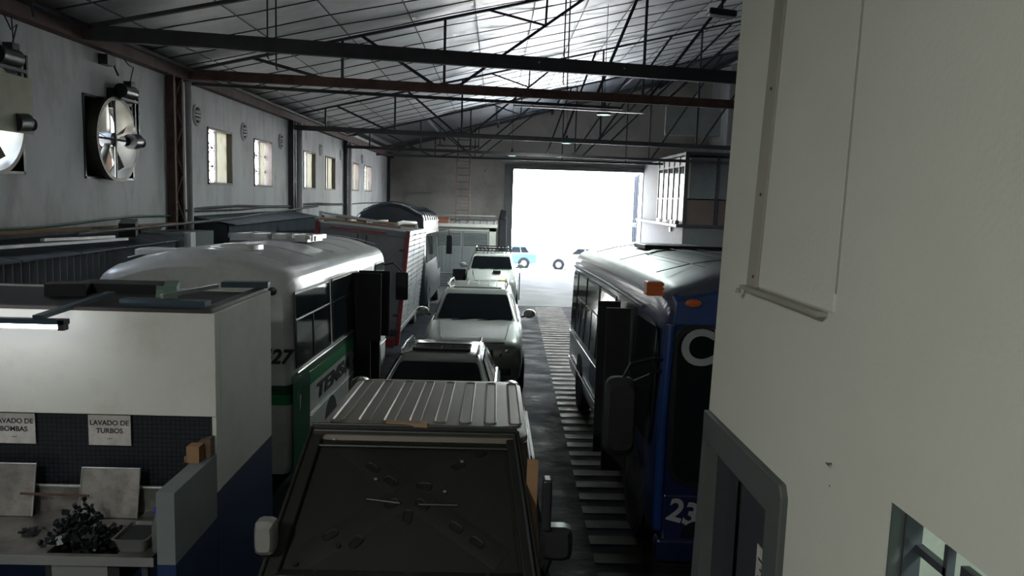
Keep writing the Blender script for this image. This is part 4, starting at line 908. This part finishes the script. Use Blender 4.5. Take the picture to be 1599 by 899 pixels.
MB().lathe([(.06,0),(.055,.02),(.03,.03)], 16, Matrix.Translation((-.86,-.03,2.56)) @ Matrix.Diagonal((1.3,1,.6,1)) @ Euler((PI/2,0,0)).to_matrix().to_4x4()).build('marker_lamp', M_orange, bb, smooth=True)
MB().lathe([(.15,0),(.15,.02),(.12,.05),(.0,.06)], 20, Matrix.Translation((-.72,-.03,.34)) @ Euler((PI/2,0,0)).to_matrix().to_4x4()).build('headlight', M_glass, bb, smooth=True)
MB().box(-1.12,1.12,-.12,.05,.12,.34).build('bumper', M_dblue, bb, bevel=.03)
# side: windows
for (a,b) in ((2.75,4.1),(4.25,5.6),(5.75,6.9)): bus_window(bb, L_, a, b, 1.22, 2.32, split=1.88, mull=[(a+b)/2], glass=M_glass)
bus_window(bb, L_, 7.05, 7.8, 1.22, 2.32, glass=M_glass)
bus_window(bb, L_, .18, 1.25, 1.12, 2.32, r_=.25, glass=M_glass)
for s in (1,):
    g2 = f(1)
    for (a,b) in ((.4,1.9),(2.1,3.6),(3.8,5.3),(5.5,7.2)): bus_window(bb, g2, a, b, 1.22, 2.32, split=1.88, glass=M_glass)
MB().rings([[L_(a,b,d) for a,b in ((1.35,.35),(2.6,.35),(2.6,2.36),(1.35,2.36))] for d in (0,.006)]).build('door_opening', M_black, bb)
for y_ in (1.5,2.2):
    MB().box(-1.42,-1.15,y_,y_+.04,.45,2.32).build('door_leaf', M_blackm, bb)
MB().tube([L_(1.0,2.40,.01),L_(4,2.42,.01),L_(7.9,2.40,.01)], .022, 6).build('gutter', M_blroof, bb)
MB().tube([L_(2.7,1.14,.01),L_(7.9,1.14,.01)], .012, 6).build('sill_rail', M_chrome, bb)
MB().tube([L_(2.7,.62,.01),L_(7.9,.62,.01)], .012, 6).build('skirt_trim', M_lsteel, bb)
text('lettering', 'UNIV', .42, mat('dull_letter', (.05,.065,.10), .5), bb, tuple(Vector(L_(4.2,.90,.006))), (PI/2,0,-PI/2), bold=.01, sx=1.3)
# mirror and arm
mr = MB().rings([[(-1.50+a,-.05+yy,1.50+b) for a,b in rpoly(-.14*k_,.14*k_,-.38*k_,.36*k_,.09*k_)] for yy,k_ in ((-.10,.8),(-.03,1),(.06,1),(.09,.9))]).build('wing_mirror', M_blackm, bb, smooth=True)
MB().tube([(-1.10,.02,2.02),(-1.22,-.10,2.05),(-1.42,-.10,2.0),(-1.48,-.05,1.84)], .018, 8).build('mirror_arm', M_black, mr, smooth=True)
MB().tube([(-1.10,.02,1.92),(-1.25,-.08,1.90),(-1.45,-.06,1.80)], .014, 8).build('mirror_arm', M_black, mr, smooth=True)
for s in (-1,1):
    for yy in (1.9-1.1,6.2):
        wheel(bb, s*1.04, yy if yy > 1 else .95, .42, .25, s)
        MB().lathe([(.02,-.02),(.50,-.02),(.50,.005),(.02,.005)], 28, Matrix.Translation((s*1.15,yy if yy > 1 else .95,.46)) @ Euler((0,PI/2*s,0)).to_matrix().to_4x4()).build('wheel_arch', M_blackm, bb)
MB().box(-.55,.75,3.9,4.0,2.9,2.96).build('roof_rail', M_black, bb)
MB().box(-.45,.45,4.4,5.3,2.88,2.95).build('roof_hatch', M_blroof, bb, bevel=.02)
for j in range(3): MB().tube([(x_, 1.2+j*2.4, 2.917-.16*(abs(x_)/.95)**2) for x_ in (-.95,-.6,-.3,0,.3,.6,.95)], .005, 5).build('roof_seam', M_blroof, bb)
for x_ in (-.6,-.2,.2,.6): MB().tube([(x_, y_, 2.925-.16*(abs(x_)/.95)**2) for y_ in (.6,4,7.6)], .005, 5).build('roof_bead', M_blroof, bb)

# box truck, leaning on its springs
bt = vroot('box_truck', -3.36, 18.1, 0, roll=.085, label='box truck with grey rear doors, red corner posts and ribbed pale side', cat='truck')
hw = 1.06; L = 4.7; z0, z1 = .62, 3.0
MB().box(-hw,hw,.03,L,z0,z1-.02).build('box_body', M_boxgrey, bt)
for s in (-1,1):
    MB().box(s*hw-.05,s*hw+.05,-.03,.06,z0-.35,z1).build('corner_post', M_red, bt)
    dd = MB().box(*sorted((s*.02,s*(hw-.06))),-.01,.03,z0+.03,z1-.16).build('rear_door', M_boxgrey, bt)
    for z_ in (.95,1.7,2.5): MB().box(*sorted((s*(hw-.16),s*(hw-.04))),-.03,-.005,z_,z_+.06).build('hinge', M_steel, dd)
    MB().tube([(s*.10,-.03,z0+.1),(s*.10,-.03,z1-.2)], .018, 6).build('lock_rod', M_steel, dd)
MB().box(-hw,hw,-.03,.05,z1-.15,z1-.02).build('top_rail', M_boxgrey, bt); MB().box(-hw+.3,hw-.5,-.036,-.03,z1-.13,z1-.085).build('red_stripe', M_red, bt)
MB().box(-hw,hw,-.04,.08,z0-.12,z0).build('bottom_rail', M_steel, bt); MB().box(-.5,1.0,-.05,.02,z0-.42,z0-.14).build('rear_panel', M_boxgrey, bt)
MB().box(.55,1.0,-.06,-.04,z0-.40,z0-.2).build('tail_lamp', M_red, bt)
nb = 17
for i in range(nb):
    a = z0+.1+i*(z1-z0-.2)/nb; MB().box(hw,hw+.03,.08,L-.05,a,a+(z1-z0-.2)/nb-.035).build('side_board', M_boxside, bt)
for j in range(4): MB().box(hw+.005,hw+.036,.08+j*1.45,.11+j*1.45,z0+.05,z1-.05).build('side_stiffener', M_boxside, bt)
MB().box(hw-.02,hw+.05,.05,L,z0-.03,z0+.07).build('side_sill', M_lsteel, bt)
MB().box(hw-.02,hw+.05,.05,L,z1-.08,z1).build('side_top_rail', M_lsteel, bt)
MB().box(-.9,.9,L+.1,L+1.3,.5,2.3).build('cab', M_coach, bt, bevel=.12)
MB().box(-.35,.35,0,L+1,.4,.62).build('chassis', M_black, bt)
for s in (-1,1):
    for yy in (1.2,L+.5): wheel(bt, s*.85, yy, .42, .26, s)
# planks / frame on the truck roof
for i, (a,b,w_,mt,lab) in enumerate([((-1.05,.15,3.06),(.85,.2,3.06),.10,M_wood,None),((-1.0,1.6,3.12),(1.0,1.5,3.10),.09,M_wood,None),((-1.02,.3,3.2),(.2,.9,3.13),.07,M_lsteel,None),((-1.0,.2,3.12),(-.95,3.6,3.12),.06,M_steel,None),((0,.2,3.1),(.05,3.6,3.12),.06,M_steel,None)]):
    MB().beam(a,b,w_,.05).build('roof_frame_bar', mt, bt)
MB().tube([(.75,.25,3.13),(.85,.5,3.18),(1.05,1.6,3.18),(1.08,1.7,3.05)], .045, 8).build('roof_pipe', M_white, bt, smooth=True)

# dark coach beyond the truck
ch = vroot('dark_coach', -3.38, 24.6, 0, label='dark tall coach with rounded roof beyond the box truck', cat='bus')
f = bus_shell(ch, 6.4, 2.42, .4, 3.45, 3.72, M_coach, M_coach, tumble=.12, nose=.5)
g2 = f(1)
for (a,b) in ((.5,1.8),(2.0,3.3),(3.5,4.8)): bus_window(ch, g2, a, b, 1.7, 2.7, glass=M_glass, r_=.12)
bus_window(ch, g2, 5.0, 6.1, 1.2, 2.7, glass=M_glass, r_=.15)
rpanel('rear_window', M_black, ch, -.85, .85, 1.6, 2.9, .2, lambda u,v,d: (u,-d,v), .02)
MB().tube([g2(.3,3.1,.01),g2(6.0,3.1,.01)], .02, 6).build('gutter', M_lsteel, ch)
for j in range(7): MB().tube([(x_, .5+j*.9, z_) for x_,z_ in ((1.115,3.12),(1.06,3.3),(.93,3.40),(.6,3.56),(0,3.70),(-.6,3.56),(-.93,3.4))], .018, 6).build('roof_bow', M_blroof, ch)
mm = MB().box(1.42,1.66,6.35,6.42,1.75,2.5).build('wing_mirror', M_black, ch, bevel=.04); MB().tube([(1.1,6.2,2.7),(1.5,6.4,2.75),(1.54,6.38,2.5)], .02, 6).build('mirror_arm', M_black, mm)
for s in (-1,1):
    for yy in (1.2,5.3): wheel(ch, s*1.08, yy, .45, .26, s)

# ================================================================ WASH BOOTH
b = MB()
b.box(-6.0,-2.02,5.56,5.66,1.63,2.40); b.box(-2.14,-2.02,5.66,6.96,1.05,2.40)
b.box(-6.0,-2.14,6.86,6.96,1.05,2.40)
booth = tag(b.build('wall_booth', M_booth, bevel=.006), kind='structure')
tag(MB().box(-6.0,-2.02,5.56,6.96,1.05,1.63).box(-2.14,-2.02,5.56,5.66,1.05,1.63).build('wall_booth_lower', M_booth) if False else MB().box(-2.05,-2.02,5.56,5.66,1.05,1.63).build('wall_booth_corner', M_booth), kind='structure')
tag(MB().box(-2.14,-2.018,5.56,6.96,-.3,1.05).build('wall_booth_dado', M_bluew), kind='structure')
tag(MB().box(-6.0,-2.05,5.62,5.72,-.3,1.64).build('wall_tiled', M_tile), kind='structure')
tag(MB().box(-6.0,-2.14,5.600,5.62,-.3,.86).build('wall_blue_base', M_bluew), kind='structure')
# top frames
tag(MB().box(-6.0,-2.05,5.56,5.62,2.40,2.425).build('top_angle', mat('booth_top_brown', (.04,.03,.03), .7)), 'dark metal angle along the front top edge of the wash booth', 'angle')
tag(MB().box(-2.14,-2.05,5.6,6.96,2.40,2.43).build('top_angle', M_steel), 'dark metal angle along the side top edge of the wash booth', 'angle')
tag(MB().beam((-2.42,6.86,2.46),(-2.02,6.90,2.46),.10,.05).build('steel_offcut', M_teal), 'teal steel bar across the back corner of the wash booth top', 'steel bar')
tag(MB().beam((-2.75,5.72,2.45),(-2.12,5.70,2.45),.12,.05).build('steel_offcut', M_teal), 'teal steel bar lying along the booth front top corner', 'steel bar')
tag(MB().beam((-2.48,5.75,2.49),(-2.30,6.4,2.50),.03,.03).build('tube_offcut', M_lsteel), 'thin bright tube lying across the booth top corner', 'tube')
tag(MB().cb((-2.62,6.2,2.455),(.18,.25,.08),(0,.1,.4)).cb((-2.55,6.1,2.50),(.1,.12,.1),(.3,0,.2)).build('green_rag', mat('pale_green_plastic', (.16,.26,.2), .5)), 'pale green bundle on top of the booth', 'bundle')
tag(MB().cb((-3.2,6.65,2.44),(.7,.3,.08)).cb((-3.5,6.35,2.45),(.3,.2,.1),(0,0,.3)).build('clutter_board', M_blackm), 'dark boards stacked on the booth top behind the green bundle', 'board')
tag(MB().box(-5.9,-2.2,5.75,6.8,2.36,2.40).build('booth_roof', M_blackm), kind='structure')
# fluorescent fitting
fl = empty('strip_light', (-3.1,5.2,2.36), label='lit fluorescent strip on a teal arm in front of the wash booth', cat='lamp')
MB().box(-1.3,.22,-.03,.03,.0,.035).build('housing', M_teal, fl)
MB().tube([(-1.28,-.0,-.02),(.17,-.0,-.02)], .014, 10).build('tube', M_tube, fl)
for x_ in (-1.29,.19): MB().box(x_-.02,x_+.02,-.03,.03,-.04,.03).build('lamp_holder', M_black, fl)
MB().beam((.03,-.02,.045),(.05,.95,.09),.06,.03).build('arm', M_teal, fl)
# signs
def sign(x, label, l1, l2, w_=.31):
    r = empty('sign', (x,5.605,1.50), label=label, cat='sign')
    MB().box(-w_/2,w_/2,-.008,0,-.115,.115).build('sheet', M_paper, r)
    text('lettering', l1, .052, M_ink, r, (0,-.0095,.055), (PI/2,0,0), extrude=.0008, bold=.0012)
    text('lettering', l2, .052, M_ink, r, (0,-.0095,-.005), (PI/2,0,0), extrude=.0008, bold=.0012)
    text('lettering', '---', .04, M_ink, r, (0,-.0095,-.06), (PI/2,0,0), extrude=.0008)
sign(-2.82, 'laminated sign reading LAVADO DE TURBOS on the dark tiles', 'LAVADO DE', 'TURBOS')
sign(-3.52, 'laminated sign reading LAVADO DE BOMBAS at the left edge', 'LAVADO DE', 'BOMBAS')
# pony wall
pw = MB(); pw.box(-2.14,-2.02,4.80,5.56,.86,1.35); pw_ = tag(pw.build('wall_pony', M_pony, bevel=.004), kind='structure')
MB().box(-2.14,-2.019,4.80,5.56,-.2,.86).build('blue_base', M_bluew, pw_)
tag(MB().prism([(-2.10,5.34,1.35),(-1.98,5.34,1.35),(-1.98,5.34,1.48),(-2.10,5.34,1.48)], (0,.12,0)).build('placeholder', M_card) if False else MB().box(-2.16,-2.07,5.35,5.45,1.352,1.47).box(-2.17,-2.16,5.34,5.36,1.36,1.40).build('cardboard_box', M_card), 'small brown cardboard box on top of the grey half wall', 'box')
tag(MB().prism([(-2.10,5.46,1.352),(-2.03,5.46,1.352),(-2.03,5.46,1.50),(-2.12,5.46,1.47)], (0,.08,0)).build('cardboard_box', mat('cardboard_dark', (.13,.085,.05), .85)), 'darker cardboard box behind the small brown one on the half wall', 'box')
# counter
ct = empty('wash_counter', (-3.2,4.8,-.12), label='stainless steel wash counter with sunken basin under the signs', cat='counter')
top = .905+.12
cm = MB(); wall_hole = (-.28+.45,.55+.45)
cm.box(-2.8,.22,0,.05,top-.05,top); cm.box(-2.8,.32,.05,.72,top-.02,top); cm.box(.78,1.02,.05,.72,top-.02,top); cm.box(.22,1.02,0,.05,top-.05,top); cm.box(.32,.78,.36,.72,top-.02,top)
cm.build('worktop', M_stain, ct)
bs = MB(); bs.box(.32,.78,.05,.36,top-.24,top-.22); bs.box(.31,.32,.05,.36,top-.24,top-.02); bs.box(.78,.79,.05,.36,top-.24,top-.02); bs.box(.32,.78,.35,.36,top-.24,top-.02); bs.box(.32,.78,.05,.06,top-.24,top-.02); bs.build('basin', M_blackm, ct)
MB().box(.36,.72,.036,.05,top-.24,top-.06).build('basin_front', M_lsteel, ct)
MB().box(-2.8,1.04,-.008,.0,top-.055,top+.004).build('front_edge', M_lsteel, ct)
for x_ in (-2.6,-1.3,.95): MB().box(x_-.02,x_+.02,.06,.10,0,top-.05).build('leg', M_steel, ct)
# splash panels
MB().box(-2.8,1.04,.715,.735,top,top+.19).build('splash_back', M_stain, ct)
MB().tube([(-2.8,.71,top+.195),(1.04,.71,top+.195)], .012, 8).build('splash_rail', M_lsteel, ct)
for x0, x1, z0_, z1_, lab in ((-2.965,-2.545,.91,1.215,'tall stainless panel leaning behind the basin, right of the gap'),(-3.75,-3.295,.91,1.235,'stainless panel leaning at the left edge below the BOMBAS sign')):
    pr_ = empty('stainless_sheet', (x0,5.40,z0_), label=lab, cat='panel', group='stainless panels behind the counter')
    h_ = z1_-z0_+.04
    MB().prism([(0,0,0),(x1-x0,0,0),(x1-x0,.08,h_),(0,.08,h_)], (0,.012,0)).build('sheet', M_stain, pr_)
    MB().tube([(0,-.004,0),(0,.076,h_),(x1-x0,.076,h_),(x1-x0,-.004,0)], .006, 6).build('folded_edge', M_lsteel, pr_)
tag(MB().beam((-3.34,5.35,1.10),(-2.86,5.355,1.09),.014,.014).build('steel_rod', M_rust), 'thin rusty rod hanging across the stainless panels', 'rod')
# heap of greasy parts
hp = MB(); rnd = random.Random(3)
for i in range(260):
    x_ = -2.72+rnd.gauss(0,.12); y_ = 5.03+rnd.uniform(-.13,.16); hmax = .19*math.exp(-((x_+2.80)/.11)**2)+.06
    z_ = .90+rnd.uniform(-.06,1)*hmax; s_2 = rnd.uniform(.014,.035)
    if abs(x_+2.74) > .27: continue
    hp.cb((x_,y_,z_), (s_2*rnd.uniform(.5,2),s_2*rnd.uniform(.4,1.3),s_2*rnd.uniform(.4,1)), (rnd.uniform(0,3),rnd.uniform(0,3),rnd.uniform(0,3)))
tag(hp.build('greasy_parts_heap', M_grease), 'heap of small black greasy engine parts on the wash counter', 'metal parts', kind='stuff')
hp = MB()
for i in range(26): hp.cb((-3.13+rnd.gauss(0,.03),5.12+rnd.uniform(-.05,.05),.915+abs(rnd.gauss(0,.012))), (.03,.02,.012), (rnd.uniform(0,.6),rnd.uniform(0,.6),rnd.uniform(0,3)))
tag(hp.build('greasy_parts_heap', M_blackm), 'small dark patch of grimy bits on the counter left of the basin', 'metal parts', kind='stuff')
tub = empty('plastic_tub', (-2.345,5.0,.907), label='grey plastic tub on the counter beside the half wall', cat='tub')
MB().rings([[(a,b,z) for a,b in rpoly(-w_,w_,-l_,l_,.03)] for z,w_,l_ in ((0,.085,.12),(.09,.11,.15),(.095,.12,.16),(.095,.105,.145),(.02,.085,.12))], cap1=True).build('bowl', M_clearpl, tub, smooth=True)
MB().rings([[(a,b,.07) for a,b in rpoly(-.09,.09,-.13,.13,.03)],[(a,b,.075) for a,b in rpoly(-.09,.09,-.13,.13,.03)]]).build('dark_liquid', M_blackm, tub)
def bottle(x_, y_, h_, mt, cap, label):
    r = empty('bottle', (x_,y_,.907), label=label, cat='bottle')
    MB().lathe([(.028,0),(.034,.01),(.034,h_*.6),(.015,h_*.78),(.013,h_*.9)], 16).build('body', mt, r, smooth=True)
    MB().lathe([(.017,h_*.88),(.017,h_)], 12).build('cap', cap, r)
bottle(-2.178,4.90,.30,M_clearpl,M_bluecap,'tall milky bottle with a blue cap beside the half wall')
bottle(-2.178,5.20,.24,M_plastic,M_black,'dark bottle behind the blue-capped one beside the half wall')
tag(MB().rings([[(a-2.36,b+5.33,z) for a,b in rpoly(-w_,w_,-.05,.05,.03)] for z,w_ in ((.907,.08),(.975,.10))]).build('tray', M_plastic), 'shallow grey tray behind the plastic tub', 'tray')

# ================================================================ STREET
suv('blue_car', -1.25, 50.6, 4.0, 1.7, 1.45, .85, .95, .98, 1.0, 1.75, 3.3, .55, M_carblue, heading=-PI/2, label='light blue hatchback parked across the street', side=True, detail=False).rotation_euler.z = PI/2*3
suv('white_car', 3.35, 50.2, 4.4, 1.75, 1.45, .85, .95, .98, 1.1, 1.9, 3.4, .56, M_carwhite, heading=PI/2*3, label='white sedan parked across the street right of the blue car', side=True, detail=False)
bd = empty('building', (-20,76,-1.3), label='pale sunlit building across the street', cat='building')
MB().box(0,60,0,8,0,11.5).build('facade', M_build, bd)
for i in range(14):
    for z_ in (1.0,4.2,7.6):
        w_ = MB().box(14+i*2.1,14+i*2.1+1.0,-.03,.05,z_,z_+1.3).build('window', M_bwin, bd)
        MB().box(14+i*2.1-.08,14+i*2.1+1.08,-.08,.0,z_-.12,z_).build('sill', M_build, w_)
for z_ in (3.4,6.8): MB().box(0,60,-.3,0,z_,z_+.15).build('cornice', M_build, bd)
def palm(x, y, h, label, seed):
    rr = random.Random(seed); r = empty('palm_tree', (x,y,-1.3), label=label, cat='tree', group='palms across the street')
    MB().tube([(.12*math.sin(i*.7),0,h*i/6) for i in range(7)], [lerp(.2,.12,i/6) for i in range(7)], 10).build('trunk', M_trunk, r, smooth=True)
    for k_ in range(13):
        a = 2*PI*k_/13+rr.uniform(-.2,.2); fl_ = MB(); pts = []
        e = rr.uniform(.2,1.0)
        for i in range(9):
            t_ = i/8; d_ = 2.1*t_; pts.append(Vector((math.cos(a)*d_, math.sin(a)*d_, h+e*d_-.75*d_*d_*.9)))
        fl_.tube(pts, [.03*(1-.8*i/8) for i in range(9)], 5)
        side = Vector((-math.sin(a),math.cos(a),0))
        for i in range(1,9):
            for q in (0,.5):
                if i+q > 8: continue
                p_ = pts[i].lerp(pts[min(8,i+1)], q)
                for s in (-1,1):
                    tip = p_+side*s*.42*(1-.06*i)+Vector((math.cos(a)*.18,math.sin(a)*.18,-.28)); w_ = Vector((math.cos(a),math.sin(a),0))*.03
                    fl_.quadf([p_-w_,p_+w_,tip]); 
        o = fl_.build('frond', M_leaf, r, fix=False)
palm(2.0, 60.8, 6.6, 'left palm tree across the street, fronds at the top of the doorway', 1)
palm(6.8, 63.4, 7.4, 'right palm tree across the street, taller crown', 2)
pp = empty('street_pole', (4.45,60.6,-1.3), label='thin pole on the far pavement between the palms', cat='pole')
MB().tube([(0,0,0),(0,0,8)], .08, 8).build('shaft', M_trunk, pp); MB().box(-.3,.3,-.1,.1,6.2,7.1).build('sign_board', M_louvre, pp)
for i, (x_, y_) in enumerate(((2.3,62.0),(3.3,62.4),(5.0,61.4))):
    m_ = MB(); rr = random.Random(i+20)
    for q in range(60):
        p_ = Vector((rr.gauss(0,.35),rr.gauss(0,.3),.5+rr.gauss(0,.3))); m_.quadf([p_,p_+Vector((rr.uniform(-.2,.2),.05,.2)),p_+Vector((rr.uniform(-.2,.2),-.05,.1))])
    o = m_.build('shrub', M_leaf, fix=False); o.location = (x_,y_,-1.3)
    tag(o, 'low green shrub on the far pavement, %s' % ('left of the pole','beside the pole','right of the pole')[i], 'shrub', 'street shrubs')

# ================================================================ ADDED FILL LAMPS (outside the frame)
def fill_tube(x, y, z, e, label, rz=0, L=1.2):  # unseen tube lamp added to brighten the partition and booth
    r = empty('fill_tube_lamp', (x,y,z), rot=(0,0,rz), label=label, cat='lamp', group='added fill lamps out of view')
    MB().box(-L/2,L/2,-.06,.06,0,.05).build('housing', M_lsteel, r)
    MB().tube([(-L/2+.03,0,-.02),(L/2-.03,0,-.02)], .016, 8).build('tube', M_tube, r)
    ld = bpy.data.lights.new('fill_tube_light', 'AREA'); ld.shape = 'RECTANGLE'; ld.size = L; ld.size_y = .08; ld.energy = e; ld.color = (.97,1,.93)
    lo = bpy.data.objects.new('fill_tube_light', ld); COL.objects.link(lo); lo.parent = r; lo.location = (0,0,-.05)
fill_tube(-2.6, -1.6, 5.2, 92, 'added unseen tube lamp brightening the near walls', PI/2)
def room_fill_lamp():  # lamp added out of view to light the teal inner wall
    r = empty('room_fill_lamp', (1.9,.2,3.6), label='added unseen lamp brightening the side room', cat='lamp')
    MB().lathe([(.15,0),(.15,.05),(.05,.1)], 16).build('shade', M_lsteel, r)
    ld = bpy.data.lights.new('room_fill_light', 'POINT'); ld.energy = 60; ld.shadow_soft_size = .12; ld.color = (.85,1,.95)
    lo = bpy.data.objects.new('room_fill_light', ld); COL.objects.link(lo); lo.parent = r; lo.location = (0,0,-.15)
room_fill_lamp()
